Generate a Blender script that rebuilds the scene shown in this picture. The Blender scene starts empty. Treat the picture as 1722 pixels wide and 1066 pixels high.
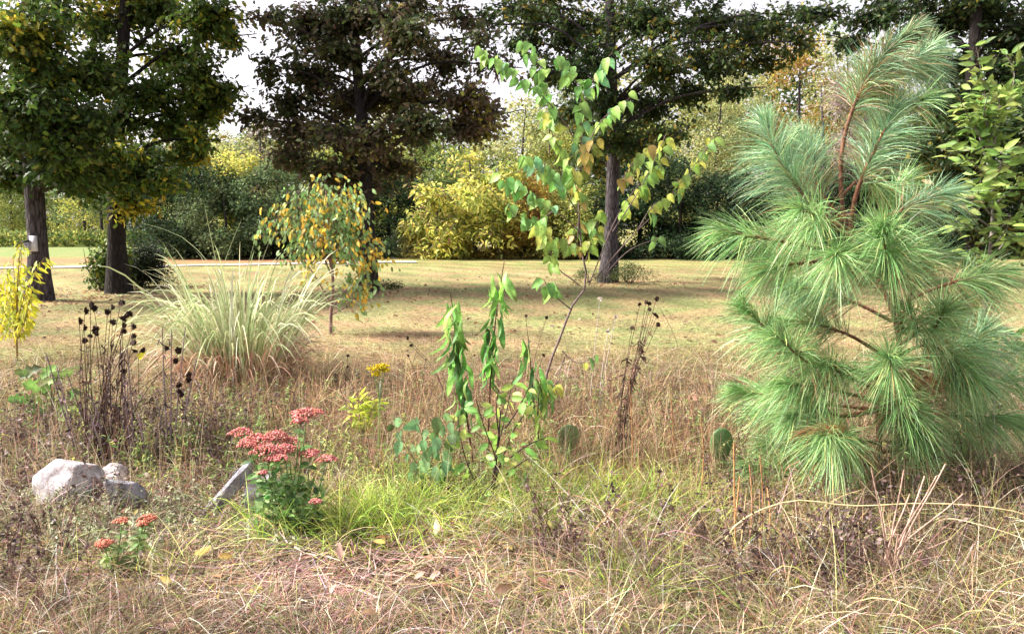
import bpy, math
import numpy as np
from mathutils import Vector, noise as mnoise

# ------------------------------------------------------------------ scene, camera, light
scene = bpy.context.scene
C = scene.collection
FPX, CX, CY, HOR, CAMH = 1253.0, 861.0, 533.0, 385.0, 1.6
PITCH = math.atan((CY - HOR) / FPX)
cam = bpy.data.cameras.new('camera'); camo = bpy.data.objects.new('camera', cam); C.objects.link(camo)
camo.location = (0, 0, CAMH); camo.rotation_euler = (math.radians(90) - PITCH, 0, 0)
cam.sensor_width = 36; cam.lens = 36 * FPX / 1722; cam.clip_start = 0.05; cam.clip_end = 3000
scene.camera = camo

SUN_EL, SUN_AZ = math.radians(42), math.radians(-88)      # azimuth from +Y towards +X
world = bpy.data.worlds.new('World'); scene.world = world; world.use_nodes = True
wn = world.node_tree.nodes; wl = world.node_tree.links
sky = wn.new('ShaderNodeTexSky'); sky.sky_type = 'NISHITA'; sky.sun_disc = False
sky.sun_elevation = SUN_EL; sky.sun_rotation = SUN_AZ; sky.air_density = 1.0; sky.dust_density = 3.0; sky.ozone_density = 1.0
hs = wn.new('ShaderNodeHueSaturation'); hs.inputs['Saturation'].default_value = 0.22; hs.inputs['Value'].default_value = 1.25
wl.new(sky.outputs[0], hs.inputs['Color'])
mx = wn.new('ShaderNodeMixRGB'); mx.blend_type = 'MULTIPLY'; mx.inputs[0].default_value = 1.0; mx.inputs[2].default_value = (1.05, 0.965, 1.0, 1)
wl.new(hs.outputs[0], mx.inputs[1]); wl.new(mx.outputs[0], wn['Background'].inputs[0])
wn['Background'].inputs[1].default_value = 0.095
sl = bpy.data.lights.new('sun', 'SUN'); so = bpy.data.objects.new('sun', sl); C.objects.link(so)
sl.energy = 4.4; sl.angle = math.radians(11); sl.color = (1.0, 0.94, 0.84)
sd = Vector((math.sin(SUN_AZ) * math.cos(SUN_EL), math.cos(SUN_AZ) * math.cos(SUN_EL), math.sin(SUN_EL)))
so.rotation_euler = (-sd).to_track_quat('-Z', 'Y').to_euler(); so.location = (-30, -20, 40)
scene.view_settings.view_transform = 'Standard'; scene.view_settings.look = 'None'
scene.view_settings.exposure = 1.5; scene.view_settings.gamma = 1.0

# ------------------------------------------------------------------ helpers
R = np.random.default_rng(11)
A = lambda *a: np.array(a, dtype=float)
FW = A(0, math.cos(PITCH), -math.sin(PITCH)); UP = A(0, math.sin(PITCH), math.cos(PITCH)); RT = A(1, 0, 0)

def ray(px, py):
    return FW + RT * (px - CX) / FPX + UP * (CY - py) / FPX
def P(px, py, Y):                         # the point at depth Y seen in that direction
    d = ray(px, py); return A(0, 0, CAMH) + d * (Y / d[1])
def G(px, py):                            # the point of the ground
    d = ray(px, py); t = -CAMH / d[2]; p = d * t; return A(p[0], p[1], 0)
def toPx(p):
    q = np.asarray(p, float) - A(0, 0, CAMH); z = q @ FW
    return CX + FPX * (q @ RT) / z, CY - FPX * (q @ UP) / z
def unit(v):
    return v / np.maximum(np.linalg.norm(v, axis=-1, keepdims=True), 1e-9)
def sn(p, s, seed=0):                     # cheap smooth noise, about -1..1
    r = np.random.default_rng(abs(int(seed))); p = np.asarray(p, float) / s; v = 0
    for i in range(6):
        k = r.normal(size=p.shape[-1]) * (0.7 + .5 * i); v = v + np.sin(p @ k + r.uniform(0, 6.28)) / (1 + .35 * i)
    return v / 3.2
def smooth(a, b, x):
    t = np.clip((x - a) / (b - a), 0, 1); return t * t * (3 - 2 * t)

def pal(n, cols, w=None, jit=.18, pos=None, scale=1.0, seed=3):
    cols = np.array(cols, float)
    w = np.ones(len(cols)) if w is None else np.array(w, float); w = w / w.sum()
    if pos is None: u = R.random(n)
    else:                                 # colour choice clumps in space
        u = np.clip(.5 + .55 * sn(pos, scale, seed) + R.normal(0, .22, n), 0, .9999)
    i = np.searchsorted(np.cumsum(w), u).clip(0, len(cols) - 1)
    c = cols[i] * (1 + R.normal(0, jit, (n, 1))) * (1 + R.normal(0, jit * .3, (n, 3)))
    return np.clip(c, .004, .95)

class MB:
    def __init__(s): s.V = []; s.F = []; s.Cc = []; s.n = 0
    def add(s, V, F, Cv):
        V = np.asarray(V, float).reshape(-1, 3); F = np.asarray(F, dtype=np.int64)
        Cv = np.asarray(Cv, float)
        if Cv.ndim == 1: Cv = np.repeat(Cv[None], len(V), 0)
        s.V.append(V); s.F.append(F + s.n); s.Cc.append(Cv); s.n += len(V)
    def ribbons(s, paths, w, side, Cn):
        paths = np.asarray(paths, float); N, K, _ = paths.shape
        w = np.broadcast_to(w, (N, K)); side = side[:, None, :] * w[:, :, None] * .5
        V = np.stack([paths - side, paths + side], 2).reshape(-1, 3)
        b = (np.arange(N) * K * 2)[:, None] + (np.arange(K - 1) * 2)[None]
        F = np.stack([b, b + 1, b + 3, b + 2], -1).reshape(-1, 4)
        s.add(V, F, np.repeat(np.broadcast_to(Cn, (N, 3)), K * 2, 0))
    def tubes(s, paths, r, Cn, n=5):
        paths = np.asarray(paths, float); N, K, _ = paths.shape
        r = np.broadcast_to(r, (N, K))
        t = unit(np.gradient(paths, axis=1))
        ref = np.where(np.abs(unit(paths[:, -1] - paths[:, 0])[:, 2:3]) > .8, A(1, 0, .0)[None], A(0, 0, 1)[None])[:, None]
        a = unit(np.cross(t, np.broadcast_to(ref, t.shape))); b = np.cross(t, a)
        th = np.arange(n) * 2 * np.pi / n
        V = paths[:, :, None] + r[:, :, None, None] * (a[:, :, None] * np.cos(th)[:, None] + b[:, :, None] * np.sin(th)[:, None])
        base = (np.arange(N) * K * n)[:, None, None] + (np.arange(K - 1) * n)[None, :, None]
        i = np.arange(n)[None, None]; j = (i + 1) % n
        F = np.stack([base + i, base + i + n, base + j + n, base + j], -1).reshape(-1, 4)
        Cn = np.broadcast_to(Cn, (N, 3))
        s.add(V, F, np.repeat(Cn, K * n, 0))
    def tube(s, path, r, col, n=6): s.tubes([path], np.asarray(r)[None], np.array([col]), n)
    def leaves(s, tpl, pos, fr, size, Cn):
        tv, tf = tpl; N = len(pos); size = np.broadcast_to(size, (N,))
        V = np.einsum('nij,vj->nvi', fr, tv) * size[:, None, None] + pos[:, None]
        F = (tf[None] + (np.arange(N) * len(tv))[:, None, None]).reshape(-1, tf.shape[1])
        Cn = np.repeat(np.array(np.broadcast_to(Cn, (N, 3)))[:, None], len(tv), 1)
        if len(tv) >= 12 and len(tv) % 3 == 0:
            mid = np.where(np.arange(len(tv)) % 3 == 1, 1.28, .93); Cn = Cn * mid[None, :, None]
            tipw = (tv[:, 0] ** 4)[None, :, None] * (R.random((N, 1, 1)) < .3) * R.uniform(.3, 1, (N, 1, 1))
            Cn = Cn * (1 - tipw) + A(.20, .12, .05) * tipw * (Cn.max() > .12)
        s.add(V, F, np.clip(Cn, 0, .95).reshape(-1, 3))
    def build(s, name, m, parent=None, root=(0, 0, 0), shade=False, zmin=-.05):
        me = bpy.data.meshes.new(name)
        V = np.concatenate(s.V); Cv = np.concatenate(s.Cc)
        V[:, 2] = np.maximum(V[:, 2], zmin)
        V = V - np.asarray(root, float)
        me.vertices.add(len(V)); me.vertices.foreach_set('co', V.astype(np.float32).ravel())
        tot = np.concatenate([np.full(len(f), f.shape[1]) for f in s.F]); st = np.concatenate([[0], np.cumsum(tot)[:-1]])
        idx = np.concatenate([f.ravel() for f in s.F])
        me.loops.add(len(idx)); me.loops.foreach_set('vertex_index', idx.astype(np.int32))
        me.polygons.add(len(tot)); me.polygons.foreach_set('loop_start', st.astype(np.int32)); me.polygons.foreach_set('loop_total', tot.astype(np.int32))
        if shade: me.polygons.foreach_set('use_smooth', np.ones(len(tot), dtype=bool))
        ca = me.color_attributes.new('Col', 'FLOAT_COLOR', 'POINT')
        ca.data.foreach_set('color', np.concatenate([Cv, np.ones((len(Cv), 1))], 1).astype(np.float32).ravel())
        me.update(calc_edges=True); me.materials.append(m)
        o = bpy.data.objects.new(name, me); C.objects.link(o)
        if parent is not None: o.parent = parent
        else: o.location = root
        return o

def tag(o, label=None, cat=None, group=None, kind=None):
    if label: o['label'] = label
    if cat: o['category'] = cat
    if group: o['group'] = group
    if kind: o['kind'] = kind
    return o
def thing(name, label, cat, loc, group=None):
    o = bpy.data.objects.new(name, None); C.objects.link(o); o.location = tuple(loc); o.empty_display_size = .1
    return tag(o, label, cat, group)

# ---- leaf templates: x along the leaf, y across, z up from the blade
def tplleaf(ts, ws, fold=.25, curl=.15):
    V = []; K = len(ts)
    for t, w in zip(ts, ws):
        z = -curl * t * t
        V += [(t, -w, z + fold * w), (t, 0, z), (t, w, z + fold * w)]
    F = []
    for k in range(K - 1):
        a = 3 * k; F += [(a, a + 3, a + 4, a + 1), (a + 1, a + 4, a + 5, a + 2)]
    return np.array(V, float), np.array(F)
L_RHOMB = (A([0, 0, 0], [.45, -.28, .08], [1, 0, -.1], [.5, .28, .08]), np.array([[0, 1, 2, 3]]))
L_OAK = tplleaf([0, .22, .36, .52, .66, .82, 1], [.03, .24, .13, .34, .17, .25, .0], .3, .2)
L_HEART = tplleaf([0, .06, .28, .55, .8, 1], [.08, .22, .31, .26, .12, .0], .35, .3)
L_OVAL = tplleaf([0, .2, .5, .8, 1], [.0, .19, .25, .16, 0], .3, .22)
L_LANCEW = tplleaf([0, .18, .45, .75, 1], [.02, .14, .19, .12, 0], .3, .3)
L_LANCE = tplleaf([0, .2, .45, .75, 1], [.0, .10, .125, .075, 0], .35, .25)
L_CURL = tplleaf([0, .15, .35, .55, .75, .9, 1.0], [.01, .06, .085, .09, .07, .04, 0], .4, 0)
L_CURL[0][:, 2] += np.repeat(-.24 * np.sin(np.array([0, .15, .35, .55, .75, .9, 1.0]) * 3.6), 3)
L_SMALL = (A([0, 0, 0], [.5, -.3, .06], [1, 0, 0], [.5, .3, .06]), np.array([[0, 1, 2, 3]]))
_r, _c = [], []
OCT = (A([1, 0, 0], [-1, 0, 0], [0, 1, 0], [0, -1, 0], [0, 0, 1], [0, 0, -1]), np.array([[0, 2, 4], [2, 1, 4], [1, 3, 4], [3, 0, 4], [2, 0, 5], [1, 2, 5], [3, 1, 5], [0, 3, 5]]))

def frames(d, n):
    d = unit(d); s = unit(np.cross(n, d)); n = np.cross(d, s)
    return np.stack([d, s, n], -1)
def rand_frames(N, down=.3, out=None, flat=.7):
    d = R.normal(size=(N, 3)); d[:, 2] = d[:, 2] * .6 - down * 1.5
    if out is not None: d += out
    n = R.normal(size=(N, 3)) * .6; n[:, 2] += flat
    return frames(d, n)
def curve(pts, K=8):
    pts = np.asarray(pts, float)
    if len(pts) == 2: pts = np.stack([pts[0], (pts[0] + pts[1]) / 2, pts[1]])
    d = np.concatenate([[0], np.cumsum(np.linalg.norm(np.diff(pts, axis=0), axis=1))]); d /= d[-1]
    t = np.linspace(0, 1, K); m = np.gradient(pts, d, axis=0)
    i = np.clip(np.searchsorted(d, t, side='right') - 1, 0, len(pts) - 2)
    h = (d[i + 1] - d[i])[:, None]; u = ((t - d[i])[:, None]) / h
    return (2*u**3-3*u**2+1)*pts[i] + (u**3-2*u**2+u)*h*m[i] + (-2*u**3+3*u**2)*pts[i+1] + (u**3-u**2)*h*m[i+1]

# ------------------------------------------------------------------ materials
def leafmat(name, trans=.35, rough=.55, spec=.3, vary=.35, nscale=3.0, spots=0):
    m = bpy.data.materials.new(name); m.use_nodes = True; nt = m.node_tree; n = nt.nodes; l = nt.links
    b = n['Principled BSDF']; at = n.new('ShaderNodeVertexColor'); at.layer_name = 'Col'
    tc = n.new('ShaderNodeTexCoord'); no = n.new('ShaderNodeTexNoise'); no.inputs['Scale'].default_value = nscale; no.inputs['Detail'].default_value = 3
    l.new(tc.outputs['Object'], no.inputs['Vector'])
    mr = n.new('ShaderNodeMapRange'); mr.inputs[1].default_value = .3; mr.inputs[2].default_value = .7
    mr.inputs[3].default_value = 1 - vary; mr.inputs[4].default_value = 1 + vary
    l.new(no.outputs[0], mr.inputs[0])
    mu = n.new('ShaderNodeVectorMath'); mu.operation = 'SCALE'; l.new(at.outputs[0], mu.inputs[0]); l.new(mr.outputs[0], mu.inputs[3])
    if spots:                                                # blemishes on the blade
        n2 = n.new('ShaderNodeTexNoise'); n2.inputs['Scale'].default_value = 75; n2.inputs['Detail'].default_value = 2; l.new(tc.outputs['Object'], n2.inputs['Vector'])
        m2 = n.new('ShaderNodeMapRange'); m2.inputs[1].default_value = .60; m2.inputs[2].default_value = .70; m2.inputs[4].default_value = spots; l.new(n2.outputs[0], m2.inputs[0])
        mm = n.new('ShaderNodeMixRGB'); mm.inputs[2].default_value = (.16, .09, .03, 1); l.new(m2.outputs[0], mm.inputs[0]); l.new(mu.outputs[0], mm.inputs[1]); mu = mm
    l.new(mu.outputs[0], b.inputs['Base Color']); b.inputs['Roughness'].default_value = rough; b.inputs['Specular IOR Level'].default_value = spec
    if trans > 0:
        tr = n.new('ShaderNodeBsdfTranslucent'); mi = n.new('ShaderNodeMixShader'); mi.inputs[0].default_value = trans
        l.new(mu.outputs[0], tr.inputs[0]); l.new(b.outputs[0], mi.inputs[1]); l.new(tr.outputs[0], mi.inputs[2])
        l.new(mi.outputs[0], n['Material Output'].inputs[0])
    return m
M_LEAF = leafmat('leaf_tissue', .42, .5, .35, .35, 14.0, .6)
M_CROWN = leafmat('crown_leaf', .42, .5, .3, .35, 2.0)
M_WOODLEAF = leafmat('woodland_leaf', .48, .6, .2, .25, .6)
M_GRASS = leafmat('grass_blade', .3, .6, .25, .3, 2.0)
M_NEEDLE = leafmat('pine_needle', .2, .4, .5, .25, 5.0)
M_TWIG = leafmat('twig_bark', 0, .8, .15, .4, 30.0)
M_PETAL = leafmat('flower_petal', .25, .7, .1, .25, 20.0)

def barkmat(name, c1, c2, scale=5.0):
    m = bpy.data.materials.new(name); m.use_nodes = True; nt = m.node_tree; n = nt.nodes; l = nt.links
    b = n['Principled BSDF']; b.inputs['Roughness'].default_value = .9; b.inputs['Specular IOR Level'].default_value = .15
    tc = n.new('ShaderNodeTexCoord'); mp = n.new('ShaderNodeMapping'); mp.inputs['Scale'].default_value = (scale * 2.2, scale * 2.2, scale * .45)
    l.new(tc.outputs['Object'], mp.inputs[0])
    v = n.new('ShaderNodeTexVoronoi'); v.feature = 'DISTANCE_TO_EDGE'; v.inputs['Scale'].default_value = 2.0
    no = n.new('ShaderNodeTexNoise'); no.inputs['Scale'].default_value = 3; no.inputs['Detail'].default_value = 8
    l.new(mp.outputs[0], no.inputs['Vector'])
    ad = n.new('ShaderNodeMixRGB'); ad.inputs[0].default_value = .35; l.new(mp.outputs[0], ad.inputs[1]); l.new(no.outputs['Color'], ad.inputs[2]); l.new(ad.outputs[0], v.inputs['Vector'])
    mul = n.new('ShaderNodeMath'); mul.operation = 'MULTIPLY_ADD'; mul.inputs[1].default_value = 1.3; l.new(v.outputs['Distance'], mul.inputs[0]); l.new(no.outputs[0], mul.inputs[2])
    cr = n.new('ShaderNodeValToRGB'); cr.color_ramp.elements[0].position = .35; cr.color_ramp.elements[1].position = .95
    cr.color_ramp.elements[0].color = (*c1, 1); cr.color_ramp.elements[1].color = (*c2, 1)
    l.new(mul.outputs[0], cr.inputs[0]); l.new(cr.outputs[0], b.inputs['Base Color'])
    bu = n.new('ShaderNodeBump'); bu.inputs['Strength'].default_value = .9; bu.inputs['Distance'].default_value = .03
    l.new(mul.outputs[0], bu.inputs['Height']); l.new(bu.outputs[0], b.inputs['Normal'])
    return m
M_BARK = barkmat('oak_bark', (.014, .012, .013), (.10, .085, .09))
M_BARKD = barkmat('dark_bark', (.008, .007, .007), (.04, .033, .03))

def rockmat(name, c1, c2, c3, sc=6):
    m = bpy.data.materials.new(name); m.use_nodes = True; nt = m.node_tree; n = nt.nodes; l = nt.links
    b = n['Principled BSDF']; b.inputs['Roughness'].default_value = .85
    tc = n.new('ShaderNodeTexCoord'); no = n.new('ShaderNodeTexNoise'); no.inputs['Scale'].default_value = sc * 1.8; no.inputs['Detail'].default_value = 12; no.inputs['Roughness'].default_value = .75
    l.new(tc.outputs['Object'], no.inputs['Vector'])
    cr = n.new('ShaderNodeValToRGB'); e = cr.color_ramp.elements; e[0].position = .36; e[0].color = (*c1, 1); e[1].position = .66; e[1].color = (*c3, 1)
    k = e.new(.48); k.color = (*c2, 1)
    l.new(no.outputs[0], cr.inputs[0]); l.new(cr.outputs[0], b.inputs['Base Color'])
    bu = n.new('ShaderNodeBump'); bu.inputs['Strength'].default_value = 1.0; bu.inputs['Distance'].default_value = .04
    l.new(no.outputs[0], bu.inputs['Height']); l.new(bu.outputs[0], b.inputs['Normal'])
    return m
M_WROCK = rockmat('white_quartz', (.20, .15, .14), (.52, .48, .50), (.80, .78, .82))
M_GROCK = rockmat('grey_slate', (.12, .12, .14), (.32, .31, .35), (.50, .49, .54), 9)

def groundmat():
    m = bpy.data.materials.new('field_soil_and_turf'); m.use_nodes = True; nt = m.node_tree; n = nt.nodes; l = nt.links
    b = n['Principled BSDF']; b.inputs['Roughness'].default_value = .95; b.inputs['Specular IOR Level'].default_value = .1
    at = n.new('ShaderNodeVertexColor'); at.layer_name = 'Col'
    tc = n.new('ShaderNodeTexCoord')
    n1 = n.new('ShaderNodeTexNoise'); n1.inputs['Scale'].default_value = 9; n1.inputs['Detail'].default_value = 9; n1.inputs['Roughness'].default_value = .75
    n2 = n.new('ShaderNodeTexNoise'); n2.inputs['Scale'].default_value = .9; n2.inputs['Detail'].default_value = 5
    for q in (n1, n2): l.new(tc.outputs['Object'], q.inputs['Vector'])
    cr = n.new('ShaderNodeValToRGB'); e = cr.color_ramp.elements; e[0].position = .36; e[0].color = (.45, .42, .4, 1); e[1].position = .64; e[1].color = (1.4, 1.38, 1.3, 1)
    l.new(n1.outputs[0], cr.inputs[0])
    cr2 = n.new('ShaderNodeValToRGB'); e = cr2.color_ramp.elements; e[0].position = .42; e[0].color = (.8, 1.0, .75, 1); e[1].position = .6; e[1].color = (1.15, 1.0, .95, 1)
    l.new(n2.outputs[0], cr2.inputs[0])
    m1 = n.new('ShaderNodeMixRGB'); m1.blend_type = 'MULTIPLY'; m1.inputs[0].default_value = 1; l.new(at.outputs[0], m1.inputs[1]); l.new(cr.outputs[0], m1.inputs[2])
    m2 = n.new('ShaderNodeMixRGB'); m2.blend_type = 'MULTIPLY'; m2.inputs[0].default_value = 1; l.new(m1.outputs[0], m2.inputs[1]); l.new(cr2.outputs[0], m2.inputs[2])
    l.new(m2.outputs[0], b.inputs['Base Color'])
    bu = n.new('ShaderNodeBump'); bu.inputs['Strength'].default_value = .6; bu.inputs['Distance'].default_value = .04
    l.new(n1.outputs[0], bu.inputs['Height']); l.new(bu.outputs[0], b.inputs['Normal'])
    return m

# ------------------------------------------------------------------ setting: ground and road
def gz(x, y):
    p = np.stack([x, y], -1)
    z = .035 * sn(p, 2.2, 5) + .02 * sn(p, .7, 6) * np.exp(-((y - 4) / 6.0) ** 2)
    return z * np.exp(-(np.maximum(y - 30, 0) / 30) ** 2)
TAN, PINK, GRN, BRN, RED, YEL = A(.33, .27, .165), A(.30, .215, .15), A(.20, .22, .10), A(.23, .17, .11), A(.34, .19, .12), A(.42, .33, .13)
def turf_col(x, y):
    p = np.stack([x, y], -1); px = CX + FPX * x / np.maximum(y, .5); py = HOR + FPX * CAMH / np.maximum(y, .5)
    g = np.clip(.42 + .75 * sn(p * A(1, .45), 3.0, 21) + .3 * sn(p, .9, 22), 0, 1)[..., None]
    k = np.clip(.5 + .8 * sn(p * A(.6, 1.5), 2.0, 23), 0, 1)[..., None]
    c = (TAN * k + BRN * (1 - k) * 1.15) * (1 - g * .55) + GRN * g * .55
    far = smooth(26, 34, y)[..., None]                                   # lusher strip along the wood edge
    c = c * (1 - .65 * far) + (A(.25, .26, .11) * (1 - k * .4) + TAN * k * .4) * .65 * far
    m3 = np.clip(.5 + .9 * sn(p * A(1, .6), .55, 26), 0, 1)[..., None]; c = c * (.72 + .45 * m3)
    lf = (smooth(33, 36, y) * smooth(-6, -12, x))[..., None]             # reddish verge then green meadow beyond the road
    c = c * (1 - lf) + lf * (RED * (1 - smooth(38, 46, y)[..., None]) + A(.20, .24, .11) * smooth(38, 46, y)[..., None])
    nr = smooth(10, 7, y)[..., None]
    c = c * (1 - nr) + (PINK * k * .3 + BRN * (1 - k) * .3) * nr
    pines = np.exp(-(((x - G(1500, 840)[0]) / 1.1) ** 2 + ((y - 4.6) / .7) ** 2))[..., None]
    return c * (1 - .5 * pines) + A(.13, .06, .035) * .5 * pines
xs = np.concatenate([-np.geomspace(900, 41, 14), np.linspace(-40, 40, 260), np.geomspace(41, 900, 14)])
ys = np.concatenate([np.linspace(-60, 0, 12, endpoint=False), np.linspace(0, 14, 120, endpoint=False), np.linspace(14, 60, 90), np.geomspace(62, 1500, 16)])
XX, YY = np.meshgrid(xs, ys); ZZ = gz(XX, YY)
nx, ny = len(xs), len(ys); ii = (np.arange(ny - 1)[:, None] * nx + np.arange(nx - 1)[None]).ravel()
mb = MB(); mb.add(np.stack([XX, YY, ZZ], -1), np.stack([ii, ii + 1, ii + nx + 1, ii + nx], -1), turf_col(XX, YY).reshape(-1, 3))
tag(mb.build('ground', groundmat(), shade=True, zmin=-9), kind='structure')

def gravelmat():
    m = bpy.data.materials.new('pale_gravel'); m.use_nodes = True; nt = m.node_tree; n = nt.nodes; l = nt.links
    b = n['Principled BSDF']; b.inputs['Roughness'].default_value = .95
    tc = n.new('ShaderNodeTexCoord'); no = n.new('ShaderNodeTexNoise'); no.inputs['Scale'].default_value = 6; no.inputs['Detail'].default_value = 8
    l.new(tc.outputs['Object'], no.inputs['Vector'])
    cr = n.new('ShaderNodeValToRGB'); e = cr.color_ramp.elements; e[0].position = .35; e[0].color = (.30, .24, .21, 1); e[1].position = .6; e[1].color = (.42, .36, .34, 1)
    l.new(no.outputs[0], cr.inputs[0]); l.new(cr.outputs[0], b.inputs['Base Color']); return m
rp = curve([G(-700, 462), G(-200, 456), G(60, 451), G(250, 448), G(430, 445), G(560, 443), G(650, 441.5), G(700, 441)], 60)
tt = unit(np.gradient(rp, axis=0)); nn = np.stack([-tt[:, 1], tt[:, 0], tt[:, 2] * 0], -1)
rows = []
for i, off in enumerate(np.linspace(-.8, .8, 5)):
    q = rp + nn * (off + (.18 * sn(rp[:, :2], 1.3, 40 + i)[:, None] if i in (0, 4) else 0)); q[:, 2] = gz(q[:, 0], q[:, 1]) + .035; rows.append(q)
RV = np.stack(rows, 1); K = len(rp); b = (np.arange(K - 1)[:, None] * 5 + np.arange(4)[None]).ravel()
mb = MB(); mb.add(RV, np.stack([b, b + 5, b + 6, b + 1], -1), A(.5, .5, .5)); tag(mb.build('gravel_road', gravelmat(), shade=True), kind='structure')

# ------------------------------------------------------------------ big trees of the field
def unblob(n, c, rad, shell=.35):
    d = unit(R.normal(size=(n, 3))); r = (shell + (1 - shell) * R.random(n)) ** .6
    return c + d * r[:, None] * rad

def crown_on(root, base, trunk, blobs, palette, w, leafsize, per, twl, tpl=L_OAK, bark=M_BARK, leafm=M_CROWN, seed=1, limb_r=.045, limbs=True, crowncol_scale=.9, out=None, dark=(.03, .026, .024)):
    """limbs run from the trunk into every foliage mass; twigs and leaves hang on them"""
    cw = MB(); lf = MB(); tp = np.asarray(trunk)
    for (c, rad, ntw) in blobs:
        rad = np.asarray(rad) * 1.36; ntw = int(ntw * 1.3)
        c = np.asarray(c, float); rad = np.asarray(rad, float)
        if limbs:
            hz = c[2] - .35 * np.hypot(c[0] - tp[0, 0], c[1] - tp[0, 1]); k = np.argmin(np.abs(tp[:, 2] - max(hz, tp[len(tp)//5, 2])))
            s = tp[k]; mid = (s + c) / 2 + A(0, 0, .12 * np.linalg.norm(c - s)) + R.normal(0, .08, 3)
            path = curve([s, mid, c, c + (c - mid) * .5 + R.normal(0, .1, 3)], 9)
            bm_ = MB(); bm_.tube(path, np.linspace(limb_r * (1 + .5 * R.random()), .012, 9), dark, 7)
        ends = unblob(ntw, c, rad, .08); st = c + (ends - c) * .25 + R.normal(0, .05, ends.shape)
        md = (st + ends) / 2 + R.normal(0, .07, ends.shape) + A(0, 0, .05)
        bm_.tubes(np.stack([np.repeat(c[None], ntw, 0), st, md, ends], 1), np.array([.018, .014, .009, .004])[None], A(*dark), 3)
        bm_.build('branch', bark, root, base, True)
        u = R.random((ntw, per))
        pos = (st[:, None] * (1 - u[..., None]) + ends[:, None] * u[..., None]) + R.normal(0, twl * .42, (ntw, per, 3)) * A(1, 1, .7)
        pos = pos.reshape(-1, 3); outd = np.repeat(unit(ends - c), per, 0)
        lf.leaves(tpl, pos, rand_frames(len(pos), .35, outd * .6), leafsize * R.uniform(.65, 1.2, len(pos)), pal(len(pos), palette, w, .22, pos, crowncol_scale, seed))
    cr = lf.build('crown', leafm, root, base)
    return cr

def trunk_mesh(pts, r0, r1, K=16, flare=1.5, n=14):
    path = curve(pts, K); r = np.linspace(r0, r1, K); r[0] *= flare; r[1] *= 1 + (flare - 1) * .35
    mb = MB(); mb.tube(path, r, (.1, .1, .1), n); V = mb.V[0]
    ax = np.repeat(path, n, 0); d = V - ax; V[:] = ax + d * (1 + .10 * sn(V * A(1, 1, .3), .12, 9)[:, None])
    return mb, path

GREEN_OAK = [(.036, .07, .014), (.06, .11, .02), (.11, .17, .025), (.26, .27, .035), (.56, .46, .05)]
def blobs_px(lst, Y, dep=1.4):
    out = []
    for (x, y, rx, ry, n) in lst:
        yy = Y + R.uniform(-dep, dep); c = P(x, y, yy); s = yy / FPX
        out.append((c, A(rx * s, .5 * (rx + ry) * s * 1.1, ry * s), n))
    return out

def field_tree(label, cat, pxs, r0, r1, blobs, palette, w, leaf, per, group='tall trees standing in the field', bark=M_BARK, dep=1.4, seed=1, name='oak_tree', tops=None):
    base = G(*pxs[0]); Y = base[1]
    root = thing(name, label, cat, base, group)
    pts = [base + A(0, 0, -.05)] + [P(x, y, Y + (i + 1) * .02) for i, (x, y) in enumerate(pxs[1:])]
    tm, path = trunk_mesh(pts, r0, r1); tm.build('trunk', bark, root, base, True)
    bl = blobs_px(blobs, Y, dep)
    for t in (tops or []):
        bl.append(t(base))
    crown_on(root, base, path, bl, palette, w, leaf, per, .27, bark=bark, seed=seed)
    return root, base, path

def topmass(dx, dy, z, rx, rz, n):
    return lambda b: (A(b[0] + dx, b[1] + dy, z), A(rx, rx, rz), n)
TOPS = [topmass(-1.8, .8, 8.6, 1.7, 1.2, 40), topmass(1.6, 1.0, 9.0, 1.8, 1.3, 40), topmass(0, -.6, 10.6, 1.7, 1.4, 40), topmass(.2, 2.4, 8.2, 1.6, 1.2, 30)]

# 1 left oak
field_tree('grey-barked oak at the far left with a small nest box fixed to its trunk', 'oak tree',
    [(66, 506), (64, 430), (58, 330), (52, 220), (48, 60), (50, -60), (55, -200)], .22, .09,
    [(40, 60, 90, 60, 75), (-60, 120, 70, 70, 40), (110, 130, 80, 50, 60), (30, 170, 80, 50, 65), (120, 205, 75, 45, 62), (30, 240, 80, 45, 65),
     (100, 270, 70, 40, 55), (-50, 240, 60, 60, 35), (20, 300, 60, 28, 36), (170, 270, 50, 35, 30), (-80, 20, 70, 60, 30), (125, 305, 55, 28, 26), (90, 15, 60, 40, 30)],
    GREEN_OAK, [3, 4, 3.2, 2, 1.6], .155, 24, seed=31, tops=TOPS)
# 2 second oak
field_tree('dark-trunked oak second from the left with bushes round its foot', 'oak tree',
    [(200, 492), (197, 420), (196, 330), (196, 240), (203, 150), (208, 60), (214, -40), (220, -180)], .235, .09,
    [(250, 20, 80, 40, 60), (350, 30, 60, 40, 46), (385, 62, 24, 24, 14), (290, 95, 70, 26, 44), (330, 130, 60, 32, 42), (250, 160, 60, 36, 46), (340, 180, 55, 30, 36), (370, 155, 30, 22, 16),
     (290, 215, 60, 34, 42), (335, 235, 30, 22, 16), (215, 270, 70, 34, 42), (250, 305, 60, 26, 30), (165, 120, 40, 50, 32), (160, 40, 50, 30, 26), (225, 345, 46, 20, 22), (200, 200, 40, 35, 26), (310, 262, 30, 16, 14)],
    GREEN_OAK, [3, 4, 3, 1.6, 1.6], .155, 24, seed=37, bark=M_BARKD, tops=TOPS)
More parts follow.
